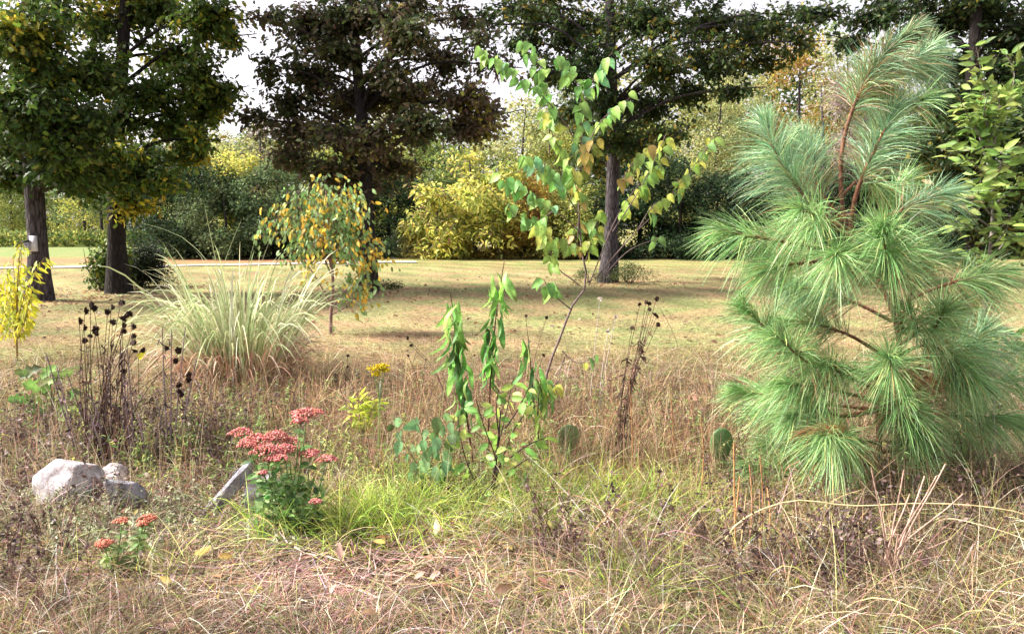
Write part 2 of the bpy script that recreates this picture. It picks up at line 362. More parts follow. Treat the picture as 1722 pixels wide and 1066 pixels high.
# 3 brown-leaved oak
BROWN_OAK = [(.035, .055, .018), (.065, .085, .025), (.09, .078, .045), (.12, .085, .058), (.26, .24, .05)]
field_tree('brown-leaved oak in the middle, trunk leaning slightly right, behind the orange-leaved cherry', 'oak tree',
    [(620, 492), (620, 430), (618, 350), (612, 240), (604, 150), (597, 60), (594, -40), (592, -180)], .19, .08,
    [(600, 30, 80, 40, 56), (520, 50, 60, 36, 30), (680, 60, 60, 40, 36), (745, 100, 50, 36, 26), (520, 130, 60, 34, 34), (600, 170, 90, 36, 66), (490, 175, 46, 26, 24), (700, 160, 66, 40, 42),
     (785, 165, 50, 30, 28), (510, 225, 66, 34, 44), (600, 235, 80, 36, 56), (700, 215, 60, 30, 34), (790, 215, 56, 26, 34), (480, 262, 40, 22, 18), (565, 290, 66, 26, 36), (650, 280, 50, 26, 26),
     (610, 320, 50, 18, 22), (660, 30, 50, 30, 20), (700, 10, 60, 20, 16), (570, 90, 50, 30, 22), (830, 195, 26, 22, 10), (770, 30, 50, 24, 10), (830, 110, 36, 24, 8), (800, 60, 40, 24, 7), (450, 30, 50, 24, 8), (440, 200, 30, 24, 8), (455, 110, 40, 24, 9), (660, 130, 60, 30, 24), (560, 60, 50, 30, 22)],
    BROWN_OAK, [2, 2.5, 3, 3, .8], .15, 24, seed=43, tops=TOPS, bark=M_BARKD)
# 4 right-centre tree
DGREEN = [(.022, .042, .014), (.035, .068, .018), (.06, .095, .022), (.11, .13, .025), (.30, .24, .04)]
field_tree('tall straight tree right of centre with lavender-grey bark, low green bush at its foot', 'oak tree',
    [(1022, 474), (1026, 420), (1030, 330), (1032, 240), (1029, 150), (1027, 60), (1025, -40), (1024, -180)], .23, .10,
    [(900, 20, 70, 36, 36), (960, 50, 60, 40, 44), (1090, 30, 90, 40, 66), (1190, 40, 80, 40, 60), (1110, 110, 70, 40, 48), (1200, 105, 70, 34, 44), (950, 120, 60, 34, 36), (880, 70, 50, 28, 22), (1010, 175, 60, 36, 36),
     (1090, 180, 60, 34, 38), (960, 190, 46, 30, 26), (1050, 240, 60, 34, 34), (1290, 40, 60, 36, 36), (1130, 225, 40, 20, 16), (1275, 105, 40, 22, 16), (1000, 270, 50, 26, 18), (1370, 25, 50, 22, 20), (870, 15, 50, 24, 14), (1230, 150, 40, 14, 10), (820, 40, 40, 20, 8), (1240, 70, 60, 36, 30), (1340, 70, 50, 24, 12), (1000, 100, 50, 40, 26), (1150, 160, 60, 26, 26)],
    DGREEN, [3, 4, 3, 1.5, .6], .155, 24, dep=1.8, seed=47, tops=TOPS)
# 5 far right tree, trunk behind the pine
field_tree('dark oak behind the pine and the leafy ash sapling, at the right edge', 'oak tree',
    [(1640, 478), (1640, 400), (1636, 320), (1630, 240), (1634, 150), (1640, 60), (1645, -40), (1650, -180)], .26, .10,
    [(1640, 20, 90, 36, 60), (1560, 60, 60, 30, 28), (1700, 60, 70, 40, 46), (1480, 30, 60, 26, 26), (1440, 70, 36, 18, 9), (1610, 110, 60, 34, 34), (1700, 130, 60, 40, 40), (1600, 180, 46, 34, 26), (1630, 240, 66, 40, 40), (1720, 220, 50, 50, 34),
     (1600, 300, 60, 34, 36), (1690, 310, 66, 40, 46), (1640, 370, 70, 34, 42), (1720, 400, 60, 40, 34), (1780, 120, 60, 60, 30), (1560, 250, 40, 34, 18)],
    DGREEN, [4, 4, 3, 1, .3], .17, 24, dep=1.8, seed=53, tops=TOPS, bark=M_BARKD)

# nest box on the first oak
bp = P(43, 410, 16.25); base = A(bp[0] + .03, bp[1] + .1, bp[2] - .17)
box = thing('nest_box', 'small pale grey wooden nest box on the left side of the far left oak trunk', 'nest box', base)
def rbox(mbx, c, s, col, tilt=0):
    c = A(*c); s = A(*s) / 2; v = A([-1, -1, -1], [1, -1, -1], [1, 1, -1], [-1, 1, -1], [-1, -1, 1], [1, -1, 1], [1, 1, 1], [-1, 1, 1]) * s
    if tilt: ct, st_ = math.cos(tilt), math.sin(tilt); v = np.stack([v[:, 0] * ct - v[:, 2] * st_, v[:, 1], v[:, 0] * st_ + v[:, 2] * ct], -1)
    mbx.add(v + c, np.array([[0, 3, 2, 1], [4, 5, 6, 7], [0, 1, 5, 4], [1, 2, 6, 5], [2, 3, 7, 6], [3, 0, 4, 7]]), A(*col))
M_PAINT = leafmat('weathered_painted_wood', 0, .7, .3, .2, 8)
m_ = MB(); rbox(m_, base + A(.08, 0, .17), (.15, .05, .34), (.48, .47, .52)); m_.build('back_board', M_PAINT, box, base)
m_ = MB(); rbox(m_, base + A(-.045, -.01, .115), (.10, .13, .17), (.42, .41, .46)); bx_ = m_.build('front_box', M_PAINT, box, base)
m_ = MB(); th = np.linspace(0, 2 * np.pi, 12, endpoint=False); hc = base + A(-.045, -.078, .14)
m_.add(hc + np.stack([.018 * np.cos(th), 0 * th, .018 * np.sin(th)], -1), np.array([np.arange(12)]), A(.01, .01, .01)); m_.build('entrance_hole', M_PAINT, bx_, base)
m_ = MB(); rbox(m_, base + A(-.06, -.02, .222), (.17, .18, .02), (.05, .05, .055), .25); m_.build('roof', M_PAINT, box, base)

# ------------------------------------------------------------------ shrubs at tree feet
def shrub(name, label, base, w, h, palette, wts, leaf, nblob, ntw, per, group=None, tpl=L_OVAL, cat='shrub', seed=2, m=M_LEAF, zlo=.15, stems=5):
    root = thing(name, label, cat, base, group)
    st = MB(); lf = MB()
    for i in range(stems):
        e = base + A(R.uniform(-.35, .35) * w, R.uniform(-.3, .3) * w, h * R.uniform(.6, .95))
        st.tube(curve([base + A(R.uniform(-.05, .05) * w, 0, 0), (base + e) / 2 + R.normal(0, .05 * w, 3), e], 7), np.linspace(.012 + .008 * h, .004, 7), (.06, .045, .035), 5)
    st.build('stem', M_TWIG, root, base, True)
    for i in range(nblob):
        c = base + A(R.uniform(-.36, .36) * w, R.uniform(-.3, .3) * w, h * R.uniform(zlo, .85)); rad = A(.22 * w, .22 * w, .16 * h)
        ends = unblob(ntw, c, rad)
        pos = (np.repeat(ends, per, 0) + R.normal(0, leaf * 1.0, (ntw * per, 3)))
        lf.leaves(tpl, pos, rand_frames(len(pos), .25, np.repeat(unit(ends - c), per, 0) * .6), leaf * R.uniform(.6, 1.2, len(pos)), pal(len(pos), palette, wts, .22, pos, w * .3, seed))
    lf.build('crown', m, root, base)
    return root
shrub('leafy_shrub', 'broad-leaved green bush against the left foot of the dark-trunked oak', G(172, 489), 1.1, 1.25, GREEN_OAK[:4], [2, 3, 3, 1], .12, 12, 20, 11, seed=5)
shrub('cedar_bush', 'fine dark evergreen bush against the right foot of the dark-trunked oak', G(236, 483), 1.5, 1.5, [(.008, .018, .008), (.015, .03, .012), (.03, .05, .02)], None, .10, 20, 34, 16, tpl=L_LANCE, seed=6, zlo=.1)
shrub('low_bush', 'low fine-leaved green bush at the right foot of the lavender-grey tree', G(1058, 476), 1.5, .62, [(.03, .055, .012), (.055, .085, .02), (.09, .11, .03)], None, .06, 10, 18, 14, tpl=L_LANCE, seed=7, zlo=.2)
shrub('low_bush', 'smaller low bush at the left foot of the lavender-grey tree', G(990, 476), .8, .42, [(.03, .055, .012), (.055, .085, .02), (.09, .11, .03)], None, .06, 5, 16, 12, tpl=L_LANCE, seed=8, zlo=.2)
shrub('low_bush', 'sprawling ground-hugging greenery at the foot of the brown-leaved oak', G(648, 488), 1.0, .22, [(.03, .05, .012), (.055, .08, .02)], None, .06, 5, 12, 10, tpl=L_OVAL, seed=9, zlo=.2)

# ------------------------------------------------------------------ the wood edge
K_YEL = [(.30, .34, .07), (.52, .50, .11), (.68, .62, .15), (.20, .24, .06)]
K_PALE = [(.28, .33, .13), (.42, .44, .17), (.52, .49, .23), (.20, .25, .10)]
K_MID = [(.11, .18, .05), (.18, .25, .07), (.28, .33, .09), (.07, .12, .035)]
K_BLUE = [(.08, .13, .06), (.12, .18, .08), (.18, .23, .10), (.05, .085, .04)]
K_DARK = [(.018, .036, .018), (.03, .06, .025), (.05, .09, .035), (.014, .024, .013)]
K_SUM = [(.24, .28, .07), (.46, .45, .10), (.66, .60, .15), (.14, .17, .05), (.24, .18, .10)]
K_ORG = [(.45, .26, .06), (.5, .36, .07), (.34, .30, .08), (.40, .20, .09)]
K_OLV = [(.20, .24, .06), (.32, .34, .08), (.46, .45, .12), (.11, .15, .04)]
def wood_tree(px, Y, wm, h, k, label, name='woodland_tree', n=1.0, leaf=.17, zlo=.12, bare=False, cat='tree', seed=0, group='trees along the wood edge'):
    h *= 1.08 if k is K_DARK else 1.16 if px < 600 else 1.34; wm *= 1.15
    base = A((px - CX) / FPX * Y, Y, 0)
    root = thing(name, label, cat, base, group)
    lean = R.normal(0, .04 * h, 2)
    tm, path = trunk_mesh([base + A(0, 0, -.05), base + A(lean[0] * .3, lean[1] * .3, h * .4), base + A(lean[0], lean[1], h * .9)], .03 * h / 2 + .05, .03, 10, 1.3, 8)
    tm.build('trunk', M_BARK if k is not K_DARK else M_BARKD, root, base, True)
    bl = []; nb = int(11 + 1.5 * h)
    for i in range(nb):
        z = h * R.uniform(zlo, .9); f = math.sqrt(max(.12, 1 - ((z / h - .5) / .55) ** 2))
        a = R.uniform(0, 6.28); rr = wm * .5 * f * math.sqrt(R.random())
        bl.append((base + A(rr * math.cos(a) * .85, rr * math.sin(a) * .8, z), A(wm * .2, wm * .2, max(h * .09, .45)) * R.uniform(.7, 1.25), 22))
    if bare:
        tw = MB()
        for c, rad, _ in bl:
            e = unblob(50, c, rad * 1.5); s = c + (e - c) * .1
            tw.tubes(np.stack([s, (s + e) / 2 + R.normal(0, .12, s.shape), e], 1), A(.022, .014, .008)[None], A(.34, .26, .25), 3)
        tw.build('twigs', M_TWIG, root, base)
    per = max(4, int(22 * n * (.15 if bare else 1)))
    lf = MB()
    for c, rad, nt_ in bl:
        e = unblob(nt_, c, rad, .3); pos = np.repeat(e, per, 0) + R.normal(0, .26, (nt_ * per, 3)) * A(1, 1, .75)
        lf.leaves(L_LANCEW if leaf > .3 else L_RHOMB, pos, rand_frames(len(pos), .25, np.repeat(unit(e - c), per, 0) * .6), leaf * R.uniform(.6, 1.3, len(pos)), pal(len(pos), k, None, .25, pos, 1.2, seed + int(px)))
    lf.build('crown', M_WOODLEAF, root, base)
    return root
W = wood_tree
# left, beyond the meadow
W(-40, 76, 9, 12, K_MID, 'tall mid-green tree beyond the meadow, cut by the left photo edge')
W(25, 74, 7, 7, K_OLV, 'yellowish olive tree beyond the meadow, just left of the first oak trunk')
W(105, 76, 8, 10, K_MID, 'mid-green tree beyond the meadow between the two left oak trunks', n=1.1)
W(150, 72, 6, 8, K_YEL, 'yellow-flecked tree beyond the meadow, left of the dark-trunked oak')
W(175, 68, 7, 7, K_BLUE, 'bluish-green tree beyond the meadow, hidden partly by the dark trunk')
# centre left
W(262, 46, 5, 6.4, K_DARK, 'dark green tree right of the dark-trunked oak, above the cedar bush', n=1.1)
W(318, 41, 5, 5.2, K_DARK, 'darkest tree behind the variegated grass plumes, left of the yellow-green round tree', n=1.2)
W(345, 52, 6, 7.6, K_PALE, 'pale grey-green tree with its top just under the open sky gap')
W(405, 43, 3.6, 5.4, K_YEL, 'rounded yellow-green tree catching light under the open sky gap', n=1.2)
W(385, 40, 4.2, 3.4, K_BLUE, 'grey-green bushy tree below the rounded yellow-green one')
W(462, 41, 4.0, 4.6, K_BLUE, 'bluish-green tree left of the orange-leaved cherry', n=1.1)
W(440, 56, 5, 9.2, K_PALE, 'bare-twigged pale tree against the sky left of the brown-leaved oak', bare=True)
W(545, 44, 5, 5.6, K_MID, 'mid-green tree behind the orange-leaved cherry')
W(590, 46, 5, 7, K_OLV, 'olive tree directly behind the trunk of the brown-leaved oak')
W(655, 43, 4.4, 4.6, K_DARK, 'dark green tree just right of the brown-leaved oak trunk', n=1.2)
W(690, 50, 6, 8, K_OLV, 'yellow-olive tree showing under the right limbs of the brown-leaved oak')
# centre
W(755, 46, 5, 6.4, K_MID, 'mid-green tree behind the golden shrub row')
W(800, 40, 4.6, 4.3, K_SUM, 'golden yellow feathery tree, brightest along the wood edge', name='sumac_tree', n=.5, leaf=.32)
W(735, 39.5, 3.2, 2.9, K_SUM, 'low golden shrub left of the brightest golden tree', name='sumac_tree', n=.45, leaf=.31)
W(870, 45, 5, 7.2, K_PALE, 'pale straw-coloured tree behind the left limbs of the redbud', n=1.1)
W(880, 40.5, 3.4, 3.4, K_ORG, 'low orange-tan shrub at the wood edge left of the redbud stem')
W(930, 43, 5, 5.6, K_OLV, 'olive tree seen between the redbud and the golden tree')
W(965, 50, 6, 9, K_MID, 'tall green tree behind the redbud top')
W(950, 39.6, 3, 2.6, K_OLV, 'low olive shrub at the wood edge behind the redbud stem')
# right of centre
W(1075, 42, 5.4, 6.2, K_DARK, 'dark evergreen tree immediately right of the lavender-grey trunk', n=1.3, zlo=.05)
W(1140, 40, 5.4, 5.0, K_DARK, 'dark evergreen mass right of the redbud limbs, foliage down to the field', n=1.3, zlo=.04)
W(1205, 40, 5.0, 4.4, K_DARK, 'lowest dark evergreen left of the pine, foliage to the ground', n=1.3, zlo=.04)
W(1275, 41, 5.4, 5.0, K_DARK, 'dark evergreen behind the left tips of the pine', n=1.3, zlo=.04)
W(1350, 42, 5.4, 5.6, K_DARK, 'dark evergreen behind the middle of the pine', n=1.2, zlo=.04)
W(1440, 42, 5.4, 5.6, K_DARK, 'dark evergreen behind the pine leader', n=1.2, zlo=.04)
W(1530, 42, 5.4, 5.6, K_DARK, 'dark evergreen between the pine and the ash sapling', n=1.2, zlo=.04)
W(1640, 42, 6, 6, K_DARK, 'dark evergreen behind the ash sapling', n=1.2, zlo=.04)
W(1740, 42, 6, 6, K_DARK, 'dark evergreen cut by the right photo edge', n=1.2, zlo=.04)
W(1120, 52, 6, 8.6, K_OLV, 'olive-yellow tree showing under the right limbs of the lavender-grey tree')
W(1195, 48, 5.6, 8.4, K_PALE, 'tall pale yellow-green tree left of the pine top', n=1.3)
W(1255, 50, 6, 10.2, K_PALE, 'tallest pale yellow-green tree behind the left pine branch', n=1.3)
W(1335, 52, 6, 11.6, K_ORG, 'tall tree turning orange and yellow left of the pine leader', n=.9)
W(1385, 47, 4.6, 8.6, K_PALE, 'bare grey-pink twiggy tree below the orange-turning one', bare=True)
W(1420, 54, 6, 12, K_PALE, 'pale green tree directly behind the pine leader')
W(1500, 54, 6, 11, K_OLV, 'olive tree right of the pine leader')
W(1600, 54, 7, 12, K_MID, 'green tree beyond the dark oak at the right')
W(1720, 54, 7, 12, K_MID, 'green tree beyond the wood at the right photo edge')

# woodland mass farther back, and undergrowth, which nobody could count
lf = MB()
for q in range(640):
    x = R.uniform(-64, 64); y = R.uniform(57, 68) + (28 if x < -27 else 0)
    H = 9.6 + 1.2 * math.sin(x * .31) + 1.0 * math.sin(x * .83 + 1) + 2.6 * smooth(-8, 2, x) + 2.6 * smooth(10, 18, x) + 3.0 * smooth(-26, -36, x)
    c = A(x, y, H * R.uniform(.04, .92)); rad = A(2.0, 2.0, 1.5) * R.uniform(.7, 1.25)
    pos = unblob(150, c, rad, .3); tone = [(.05, .09, .03), (.11, .16, .05), (.20, .25, .08), (.30, .31, .11), (.16, .21, .10)][R.integers(0, 5)]
    lf.leaves(L_RHOMB, pos, rand_frames(150, .2, unit(pos - c) * .5), R.uniform(.3, .6, 150), pal(150, [tone, np.array(tone) * .7, np.array(tone) * 1.3], None, .2))
tag(lf.build('distant_wood', M_WOODLEAF, zmin=-1), 'mass of woodland farther back behind the edge trees', 'woodland', kind='stuff')

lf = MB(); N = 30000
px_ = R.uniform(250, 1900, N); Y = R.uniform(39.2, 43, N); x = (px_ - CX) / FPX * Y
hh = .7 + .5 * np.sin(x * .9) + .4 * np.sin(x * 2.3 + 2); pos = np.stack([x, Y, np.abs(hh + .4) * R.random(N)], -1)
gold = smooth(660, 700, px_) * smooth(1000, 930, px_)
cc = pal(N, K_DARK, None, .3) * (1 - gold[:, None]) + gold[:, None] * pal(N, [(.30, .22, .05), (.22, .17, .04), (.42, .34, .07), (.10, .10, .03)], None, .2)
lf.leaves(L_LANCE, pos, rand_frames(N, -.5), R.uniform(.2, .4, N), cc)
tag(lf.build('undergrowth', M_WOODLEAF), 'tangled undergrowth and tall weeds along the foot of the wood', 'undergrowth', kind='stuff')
lf = MB(); N = 9000
px_ = R.uniform(-300, 262, N); Y = R.uniform(66, 70, N); x = (px_ - CX) / FPX * Y; pos = np.stack([x, Y, 1.3 * R.random(N)], -1)
lf.leaves(L_LANCE, pos, rand_frames(N, -.5), R.uniform(.3, .6, N), pal(N, K_MID + K_OLV, None, .3))
tag(lf.build('undergrowth', M_WOODLEAF), 'green weeds along the far edge of the meadow', 'undergrowth', kind='stuff')

# ------------------------------------------------------------------ young pine
PB = G(1476, 832)
pine = thing('pine_tree', 'young long-needled pine with bushy bottlebrush branches, standing right of centre', 'pine tree', PB)
PGRN = [(.15, .31, .10), (.23, .43, .15), (.31, .50, .21), (.42, .55, .22), (.50, .40, .16)]; PW = [3, 4, 4, 2.5, .35]
PBLU = [(.16, .32, .17), (.24, .43, .24), (.34, .52, .30), (.40, .52, .24), (.50, .38, .18)]
def needles(mbx, path, f0, n, ln, cols, spread=1.0, droop=.22, tip=.18):
    blue = cols is PBLU; f0 = min(f0 + (.0 if blue else .03), .9); n = int(n * (.72 if blue else .56) * R.uniform(.8, 1.2)); ln = ln * 1.12; droop = droop + .1
    u = f0 + (1 - f0) * R.random(n) ** .85
    L = len(path) - 1; i = np.clip((u * L).astype(int), 0, L - 1); fr = (u * L - i)[:, None]
    p0 = path[i] * (1 - fr) + path[i + 1] * fr; t = unit(path[i + 1] - path[i])
    rd = R.normal(size=(n, 3)); rd = unit(rd - (rd * t).sum(1, keepdims=True) * t)
    a = np.where(u > 1 - tip, R.uniform(.15, .75, n), R.uniform(.65, 1.15, n)) * spread
    d = t * np.cos(a)[:, None] + rd * np.sin(a)[:, None]
    ll = ln * R.uniform(.7, 1.12, n) * (1 - .5 * smooth(.86, 1.0, u))
    for rep in range(2):                                     # each bundle opens into two visible needles
        dd = unit(d + R.normal(0, .07, d.shape)); s = np.linspace(0, 1, 5)[None, :, None]
        path_ = p0[:, None] + dd[:, None] * ll[:, None, None] * s - A(0, 0, 1) * (droop * ll)[:, None, None] * s ** 2 * R.uniform(.4, 1.6, (n, 1, 1))
        side = unit(np.cross(dd, R.normal(size=(n, 3))))
        cc = pal(n, cols, PW if len(cols) == 5 else None, .28); old = (R.random(n) < .30 * (1 - smooth(f0, f0 + .35, u)))[:, None]
        cc = np.where(old, A(.40, .24, .12) * R.uniform(.6, 1.2, (n, 1)), cc)
        mbx.ribbons(path_, A(.0016, .0028, .0028, .0022, .0006)[None], side, cc)
def pine_shoot(pts, Y0, Y1, r=.012, f0=.25, n=420, ln=.27, cols=PGRN, par=pine, droop=.22, K=10):
    ys_ = np.linspace(Y0, Y1, len(pts)); path = curve([P(x, y, q) for (x, y), q in zip(pts, ys_)], K)
    bm_ = MB(); rr = np.linspace(r, max(.0045, r * .45), K); bm_.tube(path, rr, (.17, .075, .045), 7)
    # scale leaves roughen the bark
    n2 = int(60 * len(path) / 10); u = R.random(n2); q = path[(u * (K - 1)).astype(int)] + R.normal(0, r * .6, (n2, 3))
    bm_.leaves(L_SMALL, q, rand_frames(n2, -.3), .016, A(.16, .07, .04))
    br = bm_.build('branch', M_TWIG, par, PB, True)
    if n:
        nb = MB(); needles(nb, path, f0, n, ln, cols, droop=droop); nb.build('needles', M_NEEDLE, br, PB)
    return path
yc = PB[1]
tpath = curve([PB + A(0, 0, -.03), P(1477, 760, yc), P(1482, 690, yc), P(1500, 640, yc - .05), P(1512, 590, yc - .1), P(1500, 520, yc - .1), P(1455, 440, yc), P(1425, 385, yc + .05), P(1414, 300, yc + .05), P(1418, 240, yc + .05), P(1442, 165, yc), P(1475, 105, yc - .05), P(1508, 72, yc - .1), P(1536, 50, yc - .15)], 40)
m_ = MB(); m_.tube(tpath, np.interp(np.arange(40), [0, 14, 39], [.022, .015, .009]), (.17, .085, .055), 10)
u = R.integers(0, 39, 260); q = tpath[u] + R.normal(0, .016, (260, 3)); m_.leaves(L_SMALL, q, rand_frames(260, -.2), .02, A(.20, .09, .05))
tr_ = m_.build('trunk', M_TWIG, pine, PB, True)
nb = MB(); needles(nb, tpath, .82, 1300, .26, PBLU, droop=.2, tip=.05); nb.build('needles', M_NEEDLE, tr_, PB)
S = pine_shoot
S([(1430, 385), (1436, 340), (1455, 285), (1485, 225), (1508, 178)], yc, yc - .1, .014, .35, 620, .26, PBLU)
S([(1508, 178), (1530, 178), (1555, 165)], yc - .1, yc - .15, .007, .3, 160, .17, PGRN)
S([(1508, 178), (1496, 165), (1488, 152)], yc - .1, yc - .05, .006, .3, 110, .13, PGRN)
S([(1475, 108), (1510, 112), (1548, 92), (1570, 78)], yc, yc + .2, .008, .3, 420, .2, PBLU)
S([(1480, 110), (1530, 125), (1575, 110)], yc + .1, yc + .3, .007, .3, 300, .2, PBLU)
S([(1400, 385), (1370, 350), (1330, 300), (1300, 250), (1288, 205)], yc, yc + .15, .013, .22, 900, .30, PBLU)
S([(1420, 370), (1385, 330), (1365, 280), (1350, 235)], yc + .2, yc + .4, .011, .3, 620, .28, PBLU)
S([(1430, 400), (1400, 380), (1370, 362), (1345, 352)], yc - .1, yc - .35, .010, .25, 480, .26, PGRN)
S([(1425, 425), (1370, 415), (1310, 405), (1250, 395), (1212, 385)], yc, yc - .1, .013, .35, 620, .27, PGRN)
S([(1425, 440), (1370, 440), (1330, 445), (1285, 452)], yc - .1, yc - .2, .011, .3, 480, .26, PGRN)
S([(1440, 470), (1415, 440), (1405, 428)], yc - .2, yc - .5, .010, .2, 480, .25, PGRN)
S([(1520, 560), (1505, 500), (1490, 440), (1486, 382)], yc - .15, yc - .5, .014, .40, 1050, .31, PGRN, droop=.3)
S([(1440, 390), (1500, 360), (1560, 335), (1600, 318)], yc + .1, yc + .25, .011, .4, 480, .24, PBLU)
S([(1500, 520), (1560, 490), (1620, 470), (1690, 455)], yc, yc - .1, .011, .45, 520, .25, PGRN)
S([(1510, 560), (1570, 530), (1620, 505), (1660, 480)], yc + .1, yc + .3, .011, .35, 620, .27, PGRN)
S([(1505, 610), (1570, 600), (1620, 590), (1655, 560)], yc - .05, yc - .2, .012, .3, 620, .27, PBLU)
S([(1510, 550), (1540, 470), (1550, 410)], yc + .15, yc + .35, .012, .35, 560, .27, PGRN)
S([(1490, 600), (1420, 560), (1370, 545), (1320, 540)], yc, yc + .15, .012, .35, 560, .26, PGRN)
S([(1500, 540), (1440, 510), (1390, 490), (1340, 480)], yc, yc + .2, .011, .35, 520, .26, PBLU)
S([(1485, 640), (1400, 610), (1340, 590), (1280, 545), (1248, 510)], yc - .05, yc - .2, .013, .4, 680, .25, PGRN)
S([(1485, 650), (1420, 620), (1360, 610), (1303, 562)], yc - .1, yc - .4, .010, .4, 460, .24, PGRN)
S([(1483, 680), (1420, 660), (1370, 650), (1318, 645)], yc - .05, yc - .3, .011, .4, 460, .24, PGRN)
S([(1480, 690), (1400, 680), (1320, 670), (1240, 655)], yc, yc + .1, .011, .4, 560, .25, PGRN)
S([(1485, 660), (1560, 655), (1630, 650), (1700, 640), (1760, 640)], yc, yc - .1, .013, .35, 760, .26, PGRN)
S([(1482, 700), (1560, 700), (1640, 700), (1705, 706)], yc, yc - .25, .012, .4, 620, .25, PGRN)
S([(1480, 710), (1520, 705), (1545, 690)], yc - .05, yc - .4, .010, .2, 460, .25, PGRN)
S([(1480, 740), (1520, 745), (1548, 730)], yc - .05, yc - .35, .010, .2, 420, .24, PGRN)
S([(1478, 745), (1440, 740), (1410, 738), (1385, 732)], yc - .05, yc - .6, .010, .3, 620, .27, PGRN, droop=.35)
S([(1478, 760), (1420, 760), (1350, 755), (1290, 745)], yc, yc + .1, .010, .4, 420, .23, PGRN)
S([(1478, 780), (1400, 790), (1320, 790), (1260, 785)], yc, yc - .1, .010, .45, 420, .22, PGRN)
S([(1480, 760), (1580, 750), (1660, 745)], yc, yc + .3, .010, .3, 460, .23, PGRN)
S([(1485, 640), (1545, 615), (1590, 560), (1610, 520)], yc + .2, yc + .5, .011, .35, 560, .26, PBLU)
for (pts, d0, d1, n_) in [([(1482, 690), (1420, 700), (1370, 690), (1330, 700)], 0, -.3, 420), ([(1485, 650), (1540, 650), (1590, 640), (1620, 625)], -.05, -.35, 460), ([(1480, 700), (1560, 720), (1620, 730), (1660, 715)], .05, .2, 420), ([(1485, 660), (1440, 640), (1410, 625), (1390, 612)], -.05, -.4, 420),
        ([(1505, 600), (1560, 580), (1600, 600), (1640, 640)], -.05, -.4, 460), ([(1480, 680), (1500, 690), (1520, 665)], -.05, -.5, 380), ([(1485, 640), (1600, 610), (1680, 600), (1730, 580)], .1, .2, 460), ([(1480, 740), (1440, 760), (1400, 790)], .1, .4, 360), ([(1478, 770), (1530, 790), (1580, 780)], .1, .4, 340), ([(1482, 690), (1380, 700), (1300, 700), (1270, 690)], .1, .4, 420),
        ([(1430, 440), (1480, 430), (1540, 440), (1600, 430)], .1, .3, 420), ([(1450, 480), (1400, 480), (1350, 500)], .1, .4, 380), ([(1520, 540), (1560, 560), (1590, 520)], -.1, -.4, 400), ([(1512, 600), (1500, 620), (1495, 600)], -.15, -.55, 520), ([(1512, 580), (1540, 560), (1530, 520)], -.1, -.45, 420), ([(1425, 385), (1390, 370), (1350, 390), (1320, 380)], .2, .5, 420), ([(1415, 330), (1450, 300), (1500, 320), (1530, 300)], .2, .5, 420)]:
    S(pts, yc + d0, yc + d1, .010, .3, n_, .25, PGRN)
# browned needles low on the stem and one dead spray
nb = MB(); BRNN = [(.34, .15, .07), (.42, .20, .10), (.28, .13, .07), (.40, .28, .12)]
pth = curve([P(1500, 650, yc - .1), P(1530, 640, yc - .2), P(1560, 635, yc - .3)], 6); needles(nb, pth, 0, 330, .2, BRNN, droop=.5)
pth = curve([P(1480, 670, yc), P(1470, 650, yc - .2)], 5); needles(nb, pth, 0, 170, .2, BRNN, droop=.6)
pth = curve([P(1430, 722, yc - .45), P(1390, 718, yc - .55), P(1350, 725, yc - .6)], 6); needles(nb, pth, 0, 90, .14, BRNN, spread=.35, droop=.1)
tag(nb.build('dead_needles', M_NEEDLE, pine, PB), 'rust-brown dead needles caught between the green branches')

# ------------------------------------------------------------------ saplings with visible leaves
def sapling(name, label, cat, base, trunk, branches, tpl, leaf, palette, wts, spacing, hang=.9, trunk_r=.02, bark=(.12, .085, .075), leafcol=None, dens=1, group=None, lw=M_LEAF, seed=0, facing=.5, curl=False, leafstart=.35, fuzz=0):
    root = thing(name, label, cat, base, group)
    tp = curve(trunk, 18); m_ = MB(); m_.tube(tp, np.linspace(trunk_r, trunk_r * .35, 18), bark, 8); tr = m_.build('trunk', M_TWIG, root, base, True)
    for bi, (pts, f0, *pl) in enumerate(branches):
        path = curve(pts, 12) if bi >= 0 else None; ln = np.linalg.norm(np.diff(path, axis=0), axis=1).sum()
        bm_ = MB(); bm_.tube(path, np.linspace(trunk_r * .45, .0022, 12), bark, 6); br = bm_.build('branch', M_TWIG, root, base, True)
        k = max(3, int(ln * (1 - f0) / spacing * dens)); u = f0 + (1 - f0) * (np.arange(k) + R.random(k) * .5) / k; u = np.clip(u, 0, 1)
        i = np.clip((u * 11).astype(int), 0, 10); fr = (u * 11 - i)[:, None]; p0 = path[i] * (1 - fr) + path[i + 1] * fr; t = unit(path[i + 1] - path[i])
        sd_ = np.where(np.arange(k) % 2, 1, -1)[:, None] * unit(np.cross(t, A(0, 0, 1)) + R.normal(0, .25, (k, 3)))
        d = sd_ * (1 - hang * .55) + t * .35 + A(0, 0, -1) * hang * R.uniform(.6, 1.3, (k, 1)) + R.normal(0, .16, (k, 3))
        nrm = R.normal(0, .45, (k, 3)) + A(0, -facing, .5)
        pet = unit(sd_ * .7 + A(0, 0, .15) + t * .3) * leaf * .22 + R.normal(0, 1, (k, 3)) * fuzz
        lf = MB(); lf.tubes(np.stack([p0, p0 + pet], 1), A(.0016, .0013)[None], A(.16, .12, .05), 3)
        pp = pl[0] if pl else palette; ww = pl[1] if len(pl) > 1 else wts
        lf.leaves(tpl, p0 + pet, frames(d, nrm), leaf * R.uniform(.7, 1.12, k), pal(k, pp, ww, .14, p0, .3, seed + bi))
        lf.build('leaves', lw, br, base)
    return root
def PP(lst, Y, dy=0):
    n = len(lst); return [P(x, y, Y + dy * i / max(n - 1, 1)) for i, (x, y) in enumerate(lst)]

